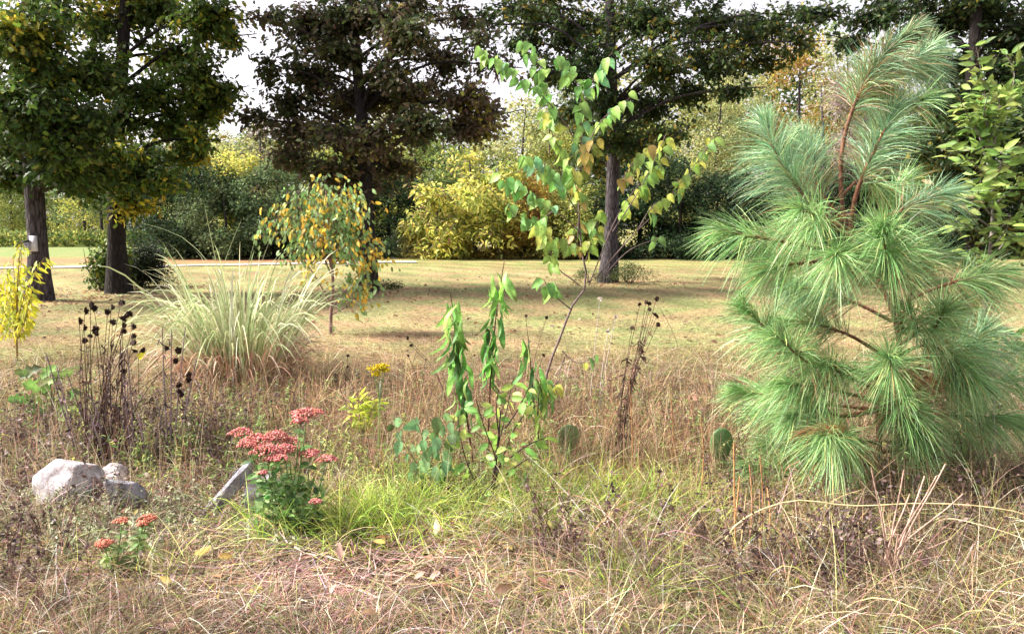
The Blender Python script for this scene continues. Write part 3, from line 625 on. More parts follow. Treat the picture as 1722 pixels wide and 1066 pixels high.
# redbud
RB = G(905, 712); Yr = RB[1]
GRN1 = [(.15, .33, .09), (.22, .42, .11), (.30, .48, .12), (.17, .36, .18)]
YG = [(.22, .38, .09), (.32, .48, .11), (.52, .54, .12), (.17, .33, .09)]
OR = [(.50, .36, .10), (.55, .46, .12), (.30, .35, .08), (.40, .30, .10)]
B = []
def rb(lst, dy=0, f0=.35, p=GRN1, w=None, y0=0): B.append((PP(lst, Yr + y0, dy), f0, p, w))
rb([(972, 400), (975, 300), (978, 215), (975, 160), (960, 120), (938, 92)], -.2, .45)
rb([(975, 250), (945, 200), (900, 150), (850, 110), (805, 84)], -.4, .5)
rb([(924, 260), (922, 180), (905, 110), (882, 66)], -.3, .25)
rb([(978, 190), (990, 150), (1010, 115), (1030, 88)], -.2, .3)
rb([(985, 260), (1000, 220), (1030, 185), (1060, 165)], .1, .35)
rb([(974, 330), (955, 270), (930, 230), (920, 190)], -.1, .2, YG)
rb([(972, 360), (935, 300), (900, 270), (885, 262)], -.5, .3)
rb([(975, 390), (930, 350), (880, 320), (842, 296)], -.3, .35, GRN1)
rb([(935, 352), (900, 372), (850, 345)], -.2, .2, GRN1)
rb([(978, 420), (930, 400), (900, 380)], -.3, .1, YG)
rb([(990, 480), (1010, 430), (1035, 370), (1075, 310), (1110, 280)], .2, .55, YG)
rb([(1030, 390), (1075, 320), (1110, 250), (1120, 225)], .3, .4, YG)
rb([(1000, 470), (1060, 400), (1110, 350), (1150, 300), (1185, 255), (1200, 230)], .2, .72, YG)
rb([(1070, 390), (1100, 345), (1140, 320), (1140, 300)], .1, .25, YG)
rb([(1040, 320), (1060, 280), (1095, 245)], -.1, .1, OR + YG)
rb([(985, 300), (985, 260), (1000, 235)], -.2, .1, OR)
rb([(975, 350), (965, 300), (955, 270)], -.2, .1, OR + YG)
rb([(985, 440), (1000, 390), (1010, 350)], -.2, .1, YG)
rb([(980, 430), (965, 390), (975, 370)], .1, .1, OR + YG)
rb([(960, 520), (925, 490), (915, 470)], -.3, .55, GRN1)
rb([(975, 480), (930, 440), (925, 400)], -.1, .5, YG)
rb([(1010, 470), (1060, 420), (1110, 400)], .3, .9, YG)
rb([(950, 600), (930, 650), (925, 640), (900, 665)], -.4, .35, YG)
rb([(930, 640), (910, 660), (880, 700)], -.3, .15, YG)
rb([(945, 590), (970, 610), (1000, 600)], -.1, .7, YG)
sapling('redbud_sapling', 'tall slender redbud sapling with heart-shaped hanging leaves, green above and yellowing below', 'sapling', RB,
    [RB + A(0, 0, -.03)] + PP([(925, 610), (945, 560), (962, 515), (985, 482), (978, 420), (973, 330), (980, 250), (978, 200)], Yr), B, L_HEART, .112, GRN1, None, .024, hang=1.0, fuzz=.014, trunk_r=.0125, seed=100, bark=(.16, .115, .11), facing=.9)

# orange and green cherry
CB = G(556, 562); Yc = CB[1]; B = []
CHP = [(.14, .27, .08), (.22, .34, .14), (.62, .46, .07), (.66, .40, .05), (.40, .44, .09)]
for (lst, dy) in [([(556, 460), (530, 400), (505, 350), (490, 320)], .3), ([(556, 450), (545, 380), (540, 330), (535, 305)], -.2), ([(558, 450), (575, 390), (590, 340), (600, 318)], .2), ([(556, 440), (520, 400), (490, 380), (470, 395)], -.3),
    ([(556, 450), (600, 410), (625, 400)], .3), ([(556, 440), (510, 385), (480, 360), (440, 400)], .1), ([(556, 430), (565, 350), (575, 318)], -.3), ([(556, 510), (520, 450), (495, 420), (490, 425)], -.4), ([(556, 530), (590, 510), (615, 480), (625, 480)], -.4),
    ([(556, 520), (580, 490), (600, 465), (640, 430)], .4), ([(556, 400), (530, 350), (515, 330)], .5), ([(556, 400), (590, 370), (615, 360)], -.5), ([(556, 420), (540, 400), (525, 415)], -.6), ([(556, 430), (575, 415), (590, 430)], -.5), ([(556, 400), (550, 350), (560, 330)], .6),
    ([(540, 420), (500, 380), (475, 365)], .5), ([(556, 440), (620, 430), (632, 420)], -.2)]:
    B.append((PP(lst, Yc, dy), .3))
sapling('cherry_tree', 'small cherry tree with drooping green and orange leaves, before the brown-leaved oak', 'sapling', CB,
    [CB + A(0, 0, -.03)] + PP([(556, 540), (560, 480), (556, 420), (552, 360), (548, 320)], Yc), B, L_OVAL, .10, CHP, [3, 3, 2.4, 1.0, .7], .007, hang=1.0, fuzz=.11, trunk_r=.03, bark=(.22, .14, .12), seed=130, facing=.8)

# yellow peach sapling at left edge
YB = G(29, 606); Yy = YB[1]; B = []
YP = [(.62, .60, .05), (.52, .56, .07), (.70, .62, .06), (.40, .48, .08)]
for (lst, dy) in [([(29, 560), (40, 500), (60, 460), (74, 434)], -.1), ([(29, 560), (10, 510), (-10, 470), (-25, 450)], .1), ([(28, 550), (30, 500), (36, 430), (36, 405)], .2), ([(28, 560), (10, 530), (-5, 500)], -.2), ([(29, 555), (45, 520), (56, 480)], .2),
    ([(28, 550), (18, 500), (12, 460)], -.1), ([(29, 565), (40, 545), (52, 500)], -.25), ([(29, 565), (10, 555), (-8, 545)], -.2), ([(29, 540), (25, 480), (22, 440)], .3), ([(29, 570), (45, 550), (45, 520)], .1), ([(29, 560), (0, 540), (-15, 500)], .3)]:
    B.append((PP(lst, Yy, dy), .12))
sapling('peach_sapling', 'bright yellow-leaved sapling at the far left edge', 'sapling', YB, [YB + A(0, 0, -.03)] + PP([(28, 580), (28, 540), (30, 470), (34, 420)], Yy), B, L_LANCE, .13, YP, None, .014, hang=.95, fuzz=.02, trunk_r=.014, bark=(.25, .17, .06), seed=150, facing=.8)

# peach seedlings with hanging curled leaves
KB = G(818, 862); Yk = KB[1]
def droopy(base, stem, f0, n, leaf, label, cols, seed, tpl=L_CURL):
    root = thing('peach_seedling', label, 'sapling', base, 'peach seedlings with drooping leaves')
    path = curve(stem, 16); m_ = MB(); m_.tube(path, np.linspace(.008, .003, 16), (.10, .05, .035), 6); m_.build('stem', M_TWIG, root, base, True)
    u = f0 + (1 - f0) * (np.arange(n) + R.random(n)) / n; i = np.clip((u * 15).astype(int), 0, 14); p0 = path[i]
    an = R.uniform(0, 6.28, n); rd = np.stack([np.cos(an), np.sin(an), an * 0], -1)
    lf = MB(); pet = rd * R.uniform(.015, .075, (n, 1)) + A(0, 0, 1) * R.uniform(0, .05, (n, 1)); d = rd * .1 + A(0, 0, -1) + R.normal(0, .28, (n, 3))
    lf.leaves(tpl, p0 + pet, frames(d, rd + R.normal(0, .7, (n, 3))), leaf * R.uniform(.45, 1.15, n), pal(n, cols, None, .3)); lf.build('leaves', M_LEAF, root, base)
    return root
DG = [(.08, .22, .055), (.13, .32, .07), (.21, .44, .10), (.30, .50, .13)]
b1 = G(800, 812); droopy(b1, [b1] + PP([(785, 700), (772, 600), (762, 520), (757, 494)], b1[1]), .42, 62, .22, 'peach seedling with a hanging column of curled green leaves, taller mass left of centre', DG, 1)
b2 = G(822, 800); droopy(b2, [b2] + PP([(822, 700), (828, 600), (838, 500), (848, 440)], b2[1]), .5, 44, .21, 'tallest thin-stemmed peach seedling with curled green leaves at its tip', DG, 2)
b3 = G(900, 790); droopy(b3, [b3] + PP([(900, 700), (893, 620), (888, 565)], b3[1]), .45, 20, .19, 'short peach seedling with few hanging leaves beside the redbud stem', DG, 3)
b4 = G(912, 800); droopy(b4, [b4] + PP([(905, 730), (905, 680), (910, 635)], b4[1]), .25, 28, .17, 'leaning peach seedling with pale hanging leaves at the foot of the redbud', [(.14, .28, .08), (.24, .36, .10), (.30, .38, .08)], 4)

# broad-leaved shrub with dark stems
SB = G(820, 866); Ys = SB[1]; B = []
SGR = [(.22, .40, .07), (.30, .46, .09), (.16, .33, .08), (.42, .50, .14)]
for (lst, dy) in [([(822, 850), (835, 760), (850, 700), (862, 640)], .1), ([(822, 850), (845, 770), (880, 700), (905, 680)], -.1), ([(822, 850), (835, 780), (815, 720), (800, 670)], -.2), ([(835, 790), (870, 760), (905, 740), (925, 735)], .2), ([(840, 740), (835, 690), (838, 655)], -.1),
    ([(825, 830), (860, 790), (890, 770)], -.2), ([(822, 850), (790, 790), (775, 740), (770, 700)], .1), ([(850, 720), (870, 690), (890, 650)], .1)]:
    B.append((PP(lst, Ys, dy), .35))
sapling('green_shrub', 'small shrub of dark forking stems and pale green oval leaves in the centre foreground', 'shrub', SB, [SB] + PP([(822, 840), (832, 790), (838, 740), (842, 690)], Ys), B, L_OVAL, .088, SGR, None, .036, hang=.35, trunk_r=.011, bark=(.05, .03, .028), seed=170, facing=.9)
HB = G(725, 850); Yh = HB[1]; B = []
HGR = [(.12, .26, .10), (.17, .32, .14), (.22, .36, .16), (.12, .22, .07)]
for (lst, dy) in [([(725, 830), (715, 760), (700, 710), (690, 700)], .1), ([(725, 830), (730, 740), (740, 700), (742, 690)], -.1), ([(725, 830), (745, 770), (760, 720), (765, 700)], -.1), ([(725, 830), (690, 760), (665, 720), (660, 700)], .2), ([(725, 830), (735, 790), (755, 770)], -.2), ([(725, 840), (700, 800), (705, 770)], -.2)]:
    B.append((PP(lst, Yh, dy), .25))
sapling('nodding_weed', 'leafy plant with nodding blue-green leaves left of the centre shrub', 'plant', HB, [HB] + PP([(724, 800), (728, 740), (730, 700)], Yh), B, L_HEART, .095, HGR, None, .045, hang=1.1, trunk_r=.007, bark=(.14, .14, .07), seed=190, facing=.9)

# ash-like sapling at the right edge
AB = G(1652, 652); Ya = AB[1]; B = []
AG = [(.12, .22, .045), (.18, .30, .06), (.28, .38, .09), (.09, .16, .04)]
for (lst, dy) in [([(1668, 300), (1660, 200), (1650, 120), (1642, 80)], -.1), ([(1660, 250), (1630, 200), (1610, 160)], -.2), ([(1665, 230), (1690, 180), (1705, 120), (1690, 90)], .1), ([(1665, 300), (1630, 270), (1600, 250)], -.3), ([(1665, 300), (1700, 260), (1735, 230)], -.1),
    ([(1665, 340), (1630, 320), (1605, 335)], -.3), ([(1665, 350), (1700, 320), (1730, 290)], .1), ([(1662, 400), (1630, 380), (1600, 372)], -.2), ([(1662, 400), (1700, 370), (1735, 350)], -.2), ([(1660, 440), (1630, 420), (1610, 440)], -.1), ([(1665, 440), (1700, 400), (1740, 400)], .1),
    ([(1662, 280), (1645, 220), (1640, 170)], .2), ([(1668, 260), (1680, 200), (1680, 150)], -.2), ([(1664, 360), (1645, 330), (1650, 300)], -.4), ([(1668, 200), (1700, 160), (1722, 140)], .2), ([(1664, 420), (1690, 390), (1700, 360)], -.4), ([(1655, 560), (1680, 580), (1710, 570)], -.2),
    ([(1655, 540), (1690, 560), (1725, 600)], .1), ([(1660, 320), (1680, 290), (1690, 250)], -.4), ([(1668, 230), (1655, 190), (1665, 150)], -.3), ([(1662, 450), (1640, 440), (1630, 470)], -.3)]:
    B.append((PP(lst, Ya, dy), .15))
B.append((PP([(1662, 380), (1620, 350), (1585, 330)], Ya, -.3), .5, [(.50, .38, .22), (.42, .28, .14), (.30, .34, .10)]))
sapling('ash_sapling', 'tall leafy sapling with upright olive-green leaves at the right edge behind the pine', 'sapling', AB, [AB] + PP([(1655, 560), (1660, 470), (1668, 380), (1668, 280), (1660, 200)], Ya), B, L_LANCEW, .145, AG, None, .017, hang=-.05, fuzz=.04, trunk_r=.022, bark=(.20, .18, .16), seed=210, facing=.7)

# lobed green seedling at left, yellow-green shrub
OB = G(88, 735); B = []
for (lst, dy) in [([(88, 700), (70, 650), (55, 630)], .1), ([(88, 690), (95, 640), (100, 620)], -.1), ([(88, 700), (115, 670), (130, 660)], 0), ([(88, 700), (60, 680), (40, 670)], -.1), ([(88, 690), (80, 640), (78, 610)], .1)]: B.append((PP(lst, OB[1], dy), .2))
sapling('oak_seedling', 'knee-high oak seedling with lobed green leaves left of the dead seed-head clump', 'seedling', OB, [OB] + PP([(88, 700), (86, 660), (84, 625)], OB[1]), B, L_OAK, .17, [(.12, .28, .06), (.20, .34, .08), (.10, .14, .04)], None, .055, hang=.1, trunk_r=.006, seed=220, facing=.8)
GB = G(608, 760); B = []
for k in range(11):
    a = R.uniform(-1, 1); B.append((PP([(608, 740), (608 + 18 * a, 700), (606 + 36 * a, 665 + 14 * abs(a))], GB[1], R.uniform(-.2, .2)), .2))
sapling('yellow_green_shrub', 'small bright yellow-green feathery shrub right of the pink flower heads', 'shrub', GB, [GB] + PP([(608, 740), (607, 700), (605, 675)], GB[1]), B, L_LANCE, .085, [(.42, .50, .05), (.34, .44, .06), (.55, .58, .09)], None, .02, hang=.1, trunk_r=.006, bark=(.2, .2, .06), seed=230)
TB = G(1152, 1062); B = []
for k in range(5):
    a = R.uniform(-1, 1); B.append(([TB, TB + A(.02 * a, 0, .03), TB + A(.05 * a, R.uniform(-.04, .04), .05)], .2))
sapling('tiny_weed', 'tiny bright lime-green weed at the bottom edge right of centre', 'plant', TB, [TB, TB + A(0, 0, .03), TB + A(0, 0, .05)], B, L_OVAL, .035, [(.38, .52, .06), (.48, .6, .10)], None, .015, hang=0, trunk_r=.002, bark=(.2, .3, .06), seed=235)

# ------------------------------------------------------------------ variegated grass clump
VB = G(403, 652); Yv = VB[1]
vg = thing('ornamental_grass', 'large fountain-shaped clump of cream-striped ornamental grass before the field', 'grass clump', VB)
def fountain(base, n, rb_, lmin, lmax, spread, w, cols, droop=(.6, 1.2), K=9, seedpal=None):
    a = R.uniform(0, 6.28, n); q = R.random(n) ** .5; rad = np.stack([np.cos(a), np.sin(a), 0 * a], -1)
    p0 = base + rad * (rb_ * q)[:, None]; L = R.uniform(lmin, lmax, n)
    lean = (q * spread * R.uniform(.5, 1.3, n))[:, None]; d = unit(rad * lean + A(0, 0, 1) + R.normal(0, .06, (n, 3)))
    s = np.linspace(0, 1, K)[None, :, None]; dr = (R.uniform(*droop, n) * L)[:, None, None]
    hor = unit(d * A(1, 1, 0) + 1e-4)[:, None]
    path = p0[:, None] + d[:, None] * L[:, None, None] * s - A(0, 0, 1) * dr * s ** 3 * .55 + hor * dr * s ** 2.4 * .17
    side = unit(np.cross(d, A(0, 0, 1)) + R.normal(0, .5, (n, 3)))
    prof = np.sin(np.clip(np.linspace(.12, 1, K), 0, 1) * np.pi) ** .5; prof[-1] = .05
    return path, prof[None] * (w * R.uniform(.7, 1.2, n))[:, None], side, pal(n, cols, None, .12)
m_ = MB(); m_.ribbons(*fountain(VB, 560, .38, .9, 2.1, .33, .018, [(.40, .46, .22), (.54, .56, .32), (.32, .42, .19), (.68, .68, .48), (.46, .52, .26)], (.45, 1.4)))
m_.build('green_blades', M_GRASS, vg, VB)
m_ = MB(); m_.ribbons(*fountain(VB, 1250, .48, .3, 1.1, .42, .012, [(.48, .27, .18), (.56, .38, .26), (.36, .20, .15), (.62, .50, .36)], (.4, 1.4)))
m_.build('dry_blades', M_GRASS, vg, VB)
m_ = MB()
for (pts) in [[(390, 600), (365, 450), (345, 352)], [(400, 600), (430, 470), (455, 400)], [(380, 600), (350, 440), (300, 395), (238, 375)], [(400, 600), (470, 480), (520, 440)], [(395, 600), (410, 480), (436, 375)], [(385, 600), (370, 470), (385, 420), (405, 372)], [(380, 600), (330, 500), (240, 455)]]:
    pth = curve(PP(pts, Yv, R.uniform(-.3, .3)), 10); m_.ribbons(pth[None], A(*np.linspace(.012, .003, 10))[None], unit(A([1, .2, .1])), pal(1, [(.5, .55, .3)]))
m_.build('long_blades', M_GRASS, vg, VB)

# ------------------------------------------------------------------ dead seed-head plants
def ball(n1=6, n2=9):
    V = []; F = []
    for i in range(n1 + 1):
        for j in range(n2):
            a, b = math.pi * i / n1, 2 * math.pi * j / n2; V.append((math.sin(a) * math.cos(b), math.sin(a) * math.sin(b), math.cos(a)))
    for i in range(n1):
        for j in range(n2): F.append((i * n2 + j, (i + 1) * n2 + j, (i + 1) * n2 + (j + 1) % n2, i * n2 + (j + 1) % n2))
    return np.array(V), np.array(F)
BV, BF = ball()
_d = unit(R.normal(size=(110, 3))); _hm = MB(); _hm.add(BV * .8, BF, A(.030, .018, .014))
_hm.leaves(L_SMALL, _d * .5, frames(_d, R.normal(size=(110, 3))), R.uniform(.5, 1.05, 110), A(.05, .028, .02))
head_proto = _hm.build('seed_head', M_TWIG); head_mesh = head_proto.data; bpy.data.objects.remove(head_proto)
def seedplant(label, base, heads, bases, r=.017, stem=(.085, .05, .04), leaves=0, name='seed_head_plant', group='dead seed-head plants', sr=.0035, leafc=[(.07, .04, .03), (.12, .07, .05), (.05, .03, .03)], dyr=.18):
    root = thing(name, label, 'dead plant', base, group); st = MB(); hp = []
    for k, (x, y) in enumerate(heads):
        b = base + A(R.uniform(-bases, bases), R.uniform(-bases, bases) * .6, 0)
        e = P(x, y, base[1] + R.uniform(-dyr, dyr)); mid = (b + e) / 2 + A((e[0] - b[0]) * -.12, 0, .06) + R.normal(0, .02, 3)
        pth = curve([b, mid, e], 10); st.tube(pth, np.linspace(sr, sr * .5, 10), np.array(stem) * R.uniform(.7, 1.4), 5)
        hp.append((e, R.uniform(.8, 1.15) * r))
        if leaves:
            q = pth[R.integers(1, 8, leaves)] + R.normal(0, .008, (leaves, 3))
            st.leaves(L_CURL, q, rand_frames(leaves, .8), R.uniform(.03, .07, leaves), pal(leaves, leafc))
    st.build('stems', M_TWIG, root, base)
    for e, rr in hp:
        o = bpy.data.objects.new('seed_head', head_mesh); C.objects.link(o); o.parent = root; o.location = tuple(e - base); o.scale = (rr,) * 3; o.rotation_euler = tuple(R.uniform(0, 3, 3))
    return root
SH = [(143, 523), (152, 512), (158, 518), (133, 540), (141, 551), (160, 553), (187, 517), (181, 524), (189, 543), (160, 562), (151, 566), (142, 573), (203, 509), (212, 530), (217, 528), (206, 538), (207, 547), (222, 550), (208, 557), (222, 565), (223, 575), (227, 588), (239, 588), (281, 584), (300, 589), (297, 607), (316, 629), (316, 638), (301, 647), (302, 657), (304, 663), (208, 625)]
sb = G(165, 792); seedplant('tall clump of dead purple-brown stems with round black seed heads, behind the white boulder', sb, SH, .14, .019, leaves=7)
m_ = MB()
for k in range(26):                                   # leafless straight canes of the same clump
    b = sb + A(R.uniform(-.10, .45), R.uniform(-.15, .2), 0); e = b + A(R.normal(0, .10), R.normal(0, .08), R.uniform(.35, .95))
    m_.tube(curve([b, (b + e) / 2 + R.normal(0, .01, 3), e], 7), np.linspace(.006, .003, 7), A(.22, .17, .18) * R.uniform(.6, 1.3), 5)
    n_ = 16; q = b + (e - b) * R.random((n_, 1)) + R.normal(0, .012, (n_, 3)); m_.leaves(L_CURL, q, rand_frames(n_, .9), R.uniform(.03, .08, n_), pal(n_, [(.09, .06, .07), (.20, .14, .15), (.06, .04, .045)]))
root = thing('dead_canes', 'leafless grey-purple canes standing among the seed heads behind the white boulder', 'dead plant', sb + A(.1, .1, 0)); m_.build('stems', M_TWIG, root, sb + A(.1, .1, 0))
b = G(1040, 790); seedplant('bent dead stalk with a bunch of dark seed heads, left of the pine', b, [(1076, 512), (1086, 508), (1092, 510), (1092, 520), (1100, 530), (1104, 533), (1106, 546), (1104, 502), (1063, 551)], .03, .014, leaves=26)
b = G(760, 700); seedplant('leaning dead stem with two round seed heads left of the tallest peach seedling', b, [(684, 568), (691, 580)], .01, .014)
b = G(895, 700); seedplant('thin dead stem with round seed heads just behind the redbud stem', b, [(884, 531), (919, 534), (913, 598)], .05, .014)
b = G(585, 700); seedplant('pair of short dark seed-head stems right of the ornamental grass', b, [(585, 599), (584, 616), (563, 629)], .03, .012)
b = G(712, 700); seedplant('tiny dark seed heads on wiry stems in the middle of the dry grass', b, [(686, 598), (716, 604), (798, 598)], .05, .009)

def stalk_plant(label, base, pts_list, col, r=.004, name='dry_stalk', tuft=True, group='bleached dry stalks'):
    root = thing(name, label, 'dry stalk', base, group); m_ = MB(); tf_ = MB(); n_ = 0
    for pts in pts_list:
        pth = curve([base + A(R.uniform(-.02, .02), 0, 0)] + PP(pts, base[1], R.uniform(-.1, .1)), 9); m_.tube(pth, np.linspace(r, r * .6, 9), A(*col) * R.uniform(.8, 1.2), 5)
        if tuft:
            d = unit(R.normal(size=(18, 3)) + A(0, 0, 1.6)); tf_.leaves(L_LANCE, np.repeat(pth[-1:], 18, 0), frames(d, R.normal(size=(18, 3))), .035, pal(18, [(.5, .42, .36), (.62, .55, .5)])); n_ = 1
    m_.build('stem', M_TWIG, root, base)
    if n_: tf_.build('flower_husk', M_GRASS, root, base)
stalk_plant('upright bleached stalk with a pale tuft, right of the redbud stem', G(993, 700), [[(997, 620), (1009, 505)]], (.5, .42, .40))
stalk_plant('pair of slanting bleached stalks beside the bent dead seed-head stalk', G(1006, 700), [[(1015, 640), (1035, 535)], [(1010, 650), (1022, 560)]], (.5, .42, .40))
stalk_plant('white tufted stalk in front of the right side of the pine', G(1672, 860), [[(1672, 700), (1671, 618)]], (.55, .48, .42))
stalk_plant('slim bleached stalk in front of the pine trunk', G(1492, 862), [[(1492, 760), (1503, 662)]], (.55, .45, .38))
stalk_plant('tan upright stalk beside the right edge of the prickly pear pad', G(1236, 960), [[(1236, 880), (1234, 745)], [(1236, 900), (1244, 800)]], (.45, .24, .10), .005, tuft=False)
stalk_plant('white stub of a stalk standing under the yellow flower', G(637, 770), [[(638, 700), (640, 640)]], (.62, .58, .60), .007, tuft=False)
stalk_plant('thick snapped bleached stalk at the lower right', G(1608, 1000), [[(1618, 960), (1638, 914)]], (.55, .42, .38), .009, tuft=False)
for (x, y, h) in [(1235, 950, 130), (1262, 930, 150), (1280, 955, 190), (1292, 940, 120), (1128, 800, 160), (1060, 830, 190), (1180, 850, 150)]:
    stalk_plant({1235: 'short tan stalk just right of the prickly pear stalk', 1262: 'tan stalk under the lowest left pine spray', 1280: 'tall orange-tan stalk under the lowest left pine spray', 1292: 'orange-tan stalk nearest the looping brown stem', 1128: 'rusty upright stalk between the bent seed-head stalk and the pine', 1060: 'rusty upright stalk right of the centre shrub', 1180: 'thin rusty stalk just left of the prickly pear'}[x], G(x, y), [[(x + 3, y - h * .6), (x - 2, y - h)]], (.42, .22, .10), .0042, tuft=False)
b = G(1505, 1040)
stalk_plant('bundle of cut bare stalks fanning upward at the lower right', b, [[(1500 + R.uniform(-20, 20), 970), (1500 + a, y)] for a, y in [(-35, 785), (-20, 850), (0, 930), (-60, 905), (55, 800), (75, 800), (30, 830), (100, 905), (-70, 930), (10, 900), (90, 780), (120, 830), (20, 790)]], (.42, .28, .22), .0045, tuft=False)

# prickly pears
M_CACT = leafmat('cactus_skin', 0, .45, .4, .15, 4)
def pad(mbx, c, w, h, tilt, yaw, col, spines):
    V = BV.copy(); zz = V[:, 2]; V = np.stack([V[:, 0] * w * (1 + .18 * zz), V[:, 1] * .014, V[:, 2] * h], -1)
    ca, sa = math.cos(yaw), math.sin(yaw); ct, st_ = math.cos(tilt), math.sin(tilt)
    Rm = A([ca, -sa, 0], [sa, ca, 0], [0, 0, 1]) @ A([ct, 0, st_], [0, 1, 0], [-st_, 0, ct])
    mbx.add(V @ Rm.T + c, BF, A(*col))
    g = [(x * w * (1 + .18 * z), z * h) for x in (-.66, -.22, .22, .66) for z in (-.6, -.2, .2, .6) if x * x + z * z < .8]
    q = np.array([(x, -.014 * math.sqrt(max(0, 1 - (x / w) ** 2 - (z / h) ** 2)) - .001, z) for x, z in g])
    th = np.linspace(0, 2 * np.pi, 10, endpoint=False); e = np.stack([np.cos(th) * w * (1 + .18 * np.sin(th)), 0 * th, np.sin(th) * h], -1)
    q = np.concatenate([q, e]) @ Rm.T + c
    spines.leaves(OCT, q, rand_frames(len(q)), .0042, A(.035, .02, .012)); k = np.repeat(q, 3, 0); d = unit(R.normal(size=k.shape) + A(0, -1, 0))
    spines.ribbons(np.stack([k, k + d * .016], 1), A(.0014, .0004)[None], unit(R.normal(size=k.shape)), A(.5, .42, .3)[None])
BV, BF = ball(12, 20)
cb = G(1213, 812)
ct = thing('prickly_pear', 'prickly pear with one upright oval pad, left of the lower pine branches', 'cactus', cb, 'prickly pear pads in the grass')
for (x, y, w, h, t, yw) in [(1213, 748, 20, 30, .05, .1), (1216, 804, 20, 34, -.05, .3), (1240, 788, 18, 22, .6, .3)]:
    m_ = MB(); s_ = m_; s = cb[1] / FPX; pad(m_, P(x, y, cb[1]), w * s, h * s, t, yw, (.10, .20, .07), s_); m_.build('pad', M_CACT, ct, cb, True)
cb = G(960, 780); ct = thing('prickly_pear', 'low prickly pear pad half hidden in dry grass right of the centre shrub', 'cactus', cb, 'prickly pear pads in the grass')
for (x, y, w, h, t, yw) in [(957, 738, 20, 26, -.2, .3), (950, 770, 15, 20, -.2, -.2)]:
    m_ = MB(); s_ = m_; s = cb[1] / FPX; pad(m_, P(x, y, cb[1]), w * s, h * s, t, yw, (.15, .25, .10), s_); m_.build('pad', M_CACT, ct, cb, True)

# ------------------------------------------------------------------ rocks
def rock(label, c, rad, m, name, seed, box=False, rot=(0, 0, 0), rough=.16, group=None, shear=None):
    V, F = ball(40, 60); V = V.copy()
    if box: V = np.sign(V) * np.abs(V) ** .42
    rk = np.random.default_rng(seed); nk = unit(rk.normal(size=(26, 3))); hk = rk.uniform(.62, .95, 26)
    dv = V @ nk.T; V = V * np.minimum(1, (hk[None] / np.maximum(dv, .05)).min(1))[:, None] * 1.12
    V = V * (1 + rough * sn(V * 1.0, .55, seed)[:, None] + rough * .5 * np.abs(sn(V, .3, seed + 1))[:, None] + rough * .3 * sn(V, .1, seed + 2)[:, None]) * rad
    if shear is not None: V[:, 0] += V[:, 2] * shear
    from mathutils import Euler
    Rm = np.array(Euler(rot).to_matrix()); mb = MB(); mb.add(V @ Rm.T + c, F, A(.5, .5, .5))
    o = mb.build(name, m, None, c, not box, zmin=-.2); return tag(o, label, 'rock', group)
c = G(112, 866); rock('large rounded white boulder at the left, dark dead sprigs in front of it', c + A(-.04, .1, .13), A(.175, .16, .20), M_WROCK, 'boulder', 3, rot=(0, .30, .1), rough=.10)
c = G(178, 835); rock('small white rock behind the square grey stone', c + A(0, .1, .06), A(.10, .09, .10), M_WROCK, 'rock', 8)
c = G(212, 872); rock('square-edged flat grey stone right of the white boulder', c + A(0, .02, .12), A(.11, .06, .10), M_GROCK, 'stone', 12, box=True, rot=(.05, .03, .2), rough=.05)
c = G(372, 872); rock('long grey slate slab leaning up to the right beside the pink flowers', c + A(.02, .02, .13), A(.27, .04, .042), M_GROCK, 'slab', 16, box=True, rot=(.1, -.85, .1), rough=.06)
c = G(403, 850); rock('broken upper piece of the slanting slate slab', c + A(.0, .05, .16), A(.045, .035, .06), M_GROCK, 'slab', 17, box=True, rot=(.1, .1, .1), rough=.08)
c = G(435, 868); rock('cream-white rock tucked behind the pink flower foliage', c + A(.02, .05, .10), A(.12, .09, .13), M_WROCK, 'rock', 20, rot=(0, .2, 0), rough=.14)
c = G(418, 905); rock('small pale stone low in the grass below the slanting slab', c + A(0, .05, .03), A(.05, .05, .045), M_WROCK, 'rock', 24)
c = G(232, 806); rock('low brown-grey stone in the weeds behind the square grey stone', c + A(0, .1, .02), A(.09, .07, .04), M_GROCK, 'stone', 28)

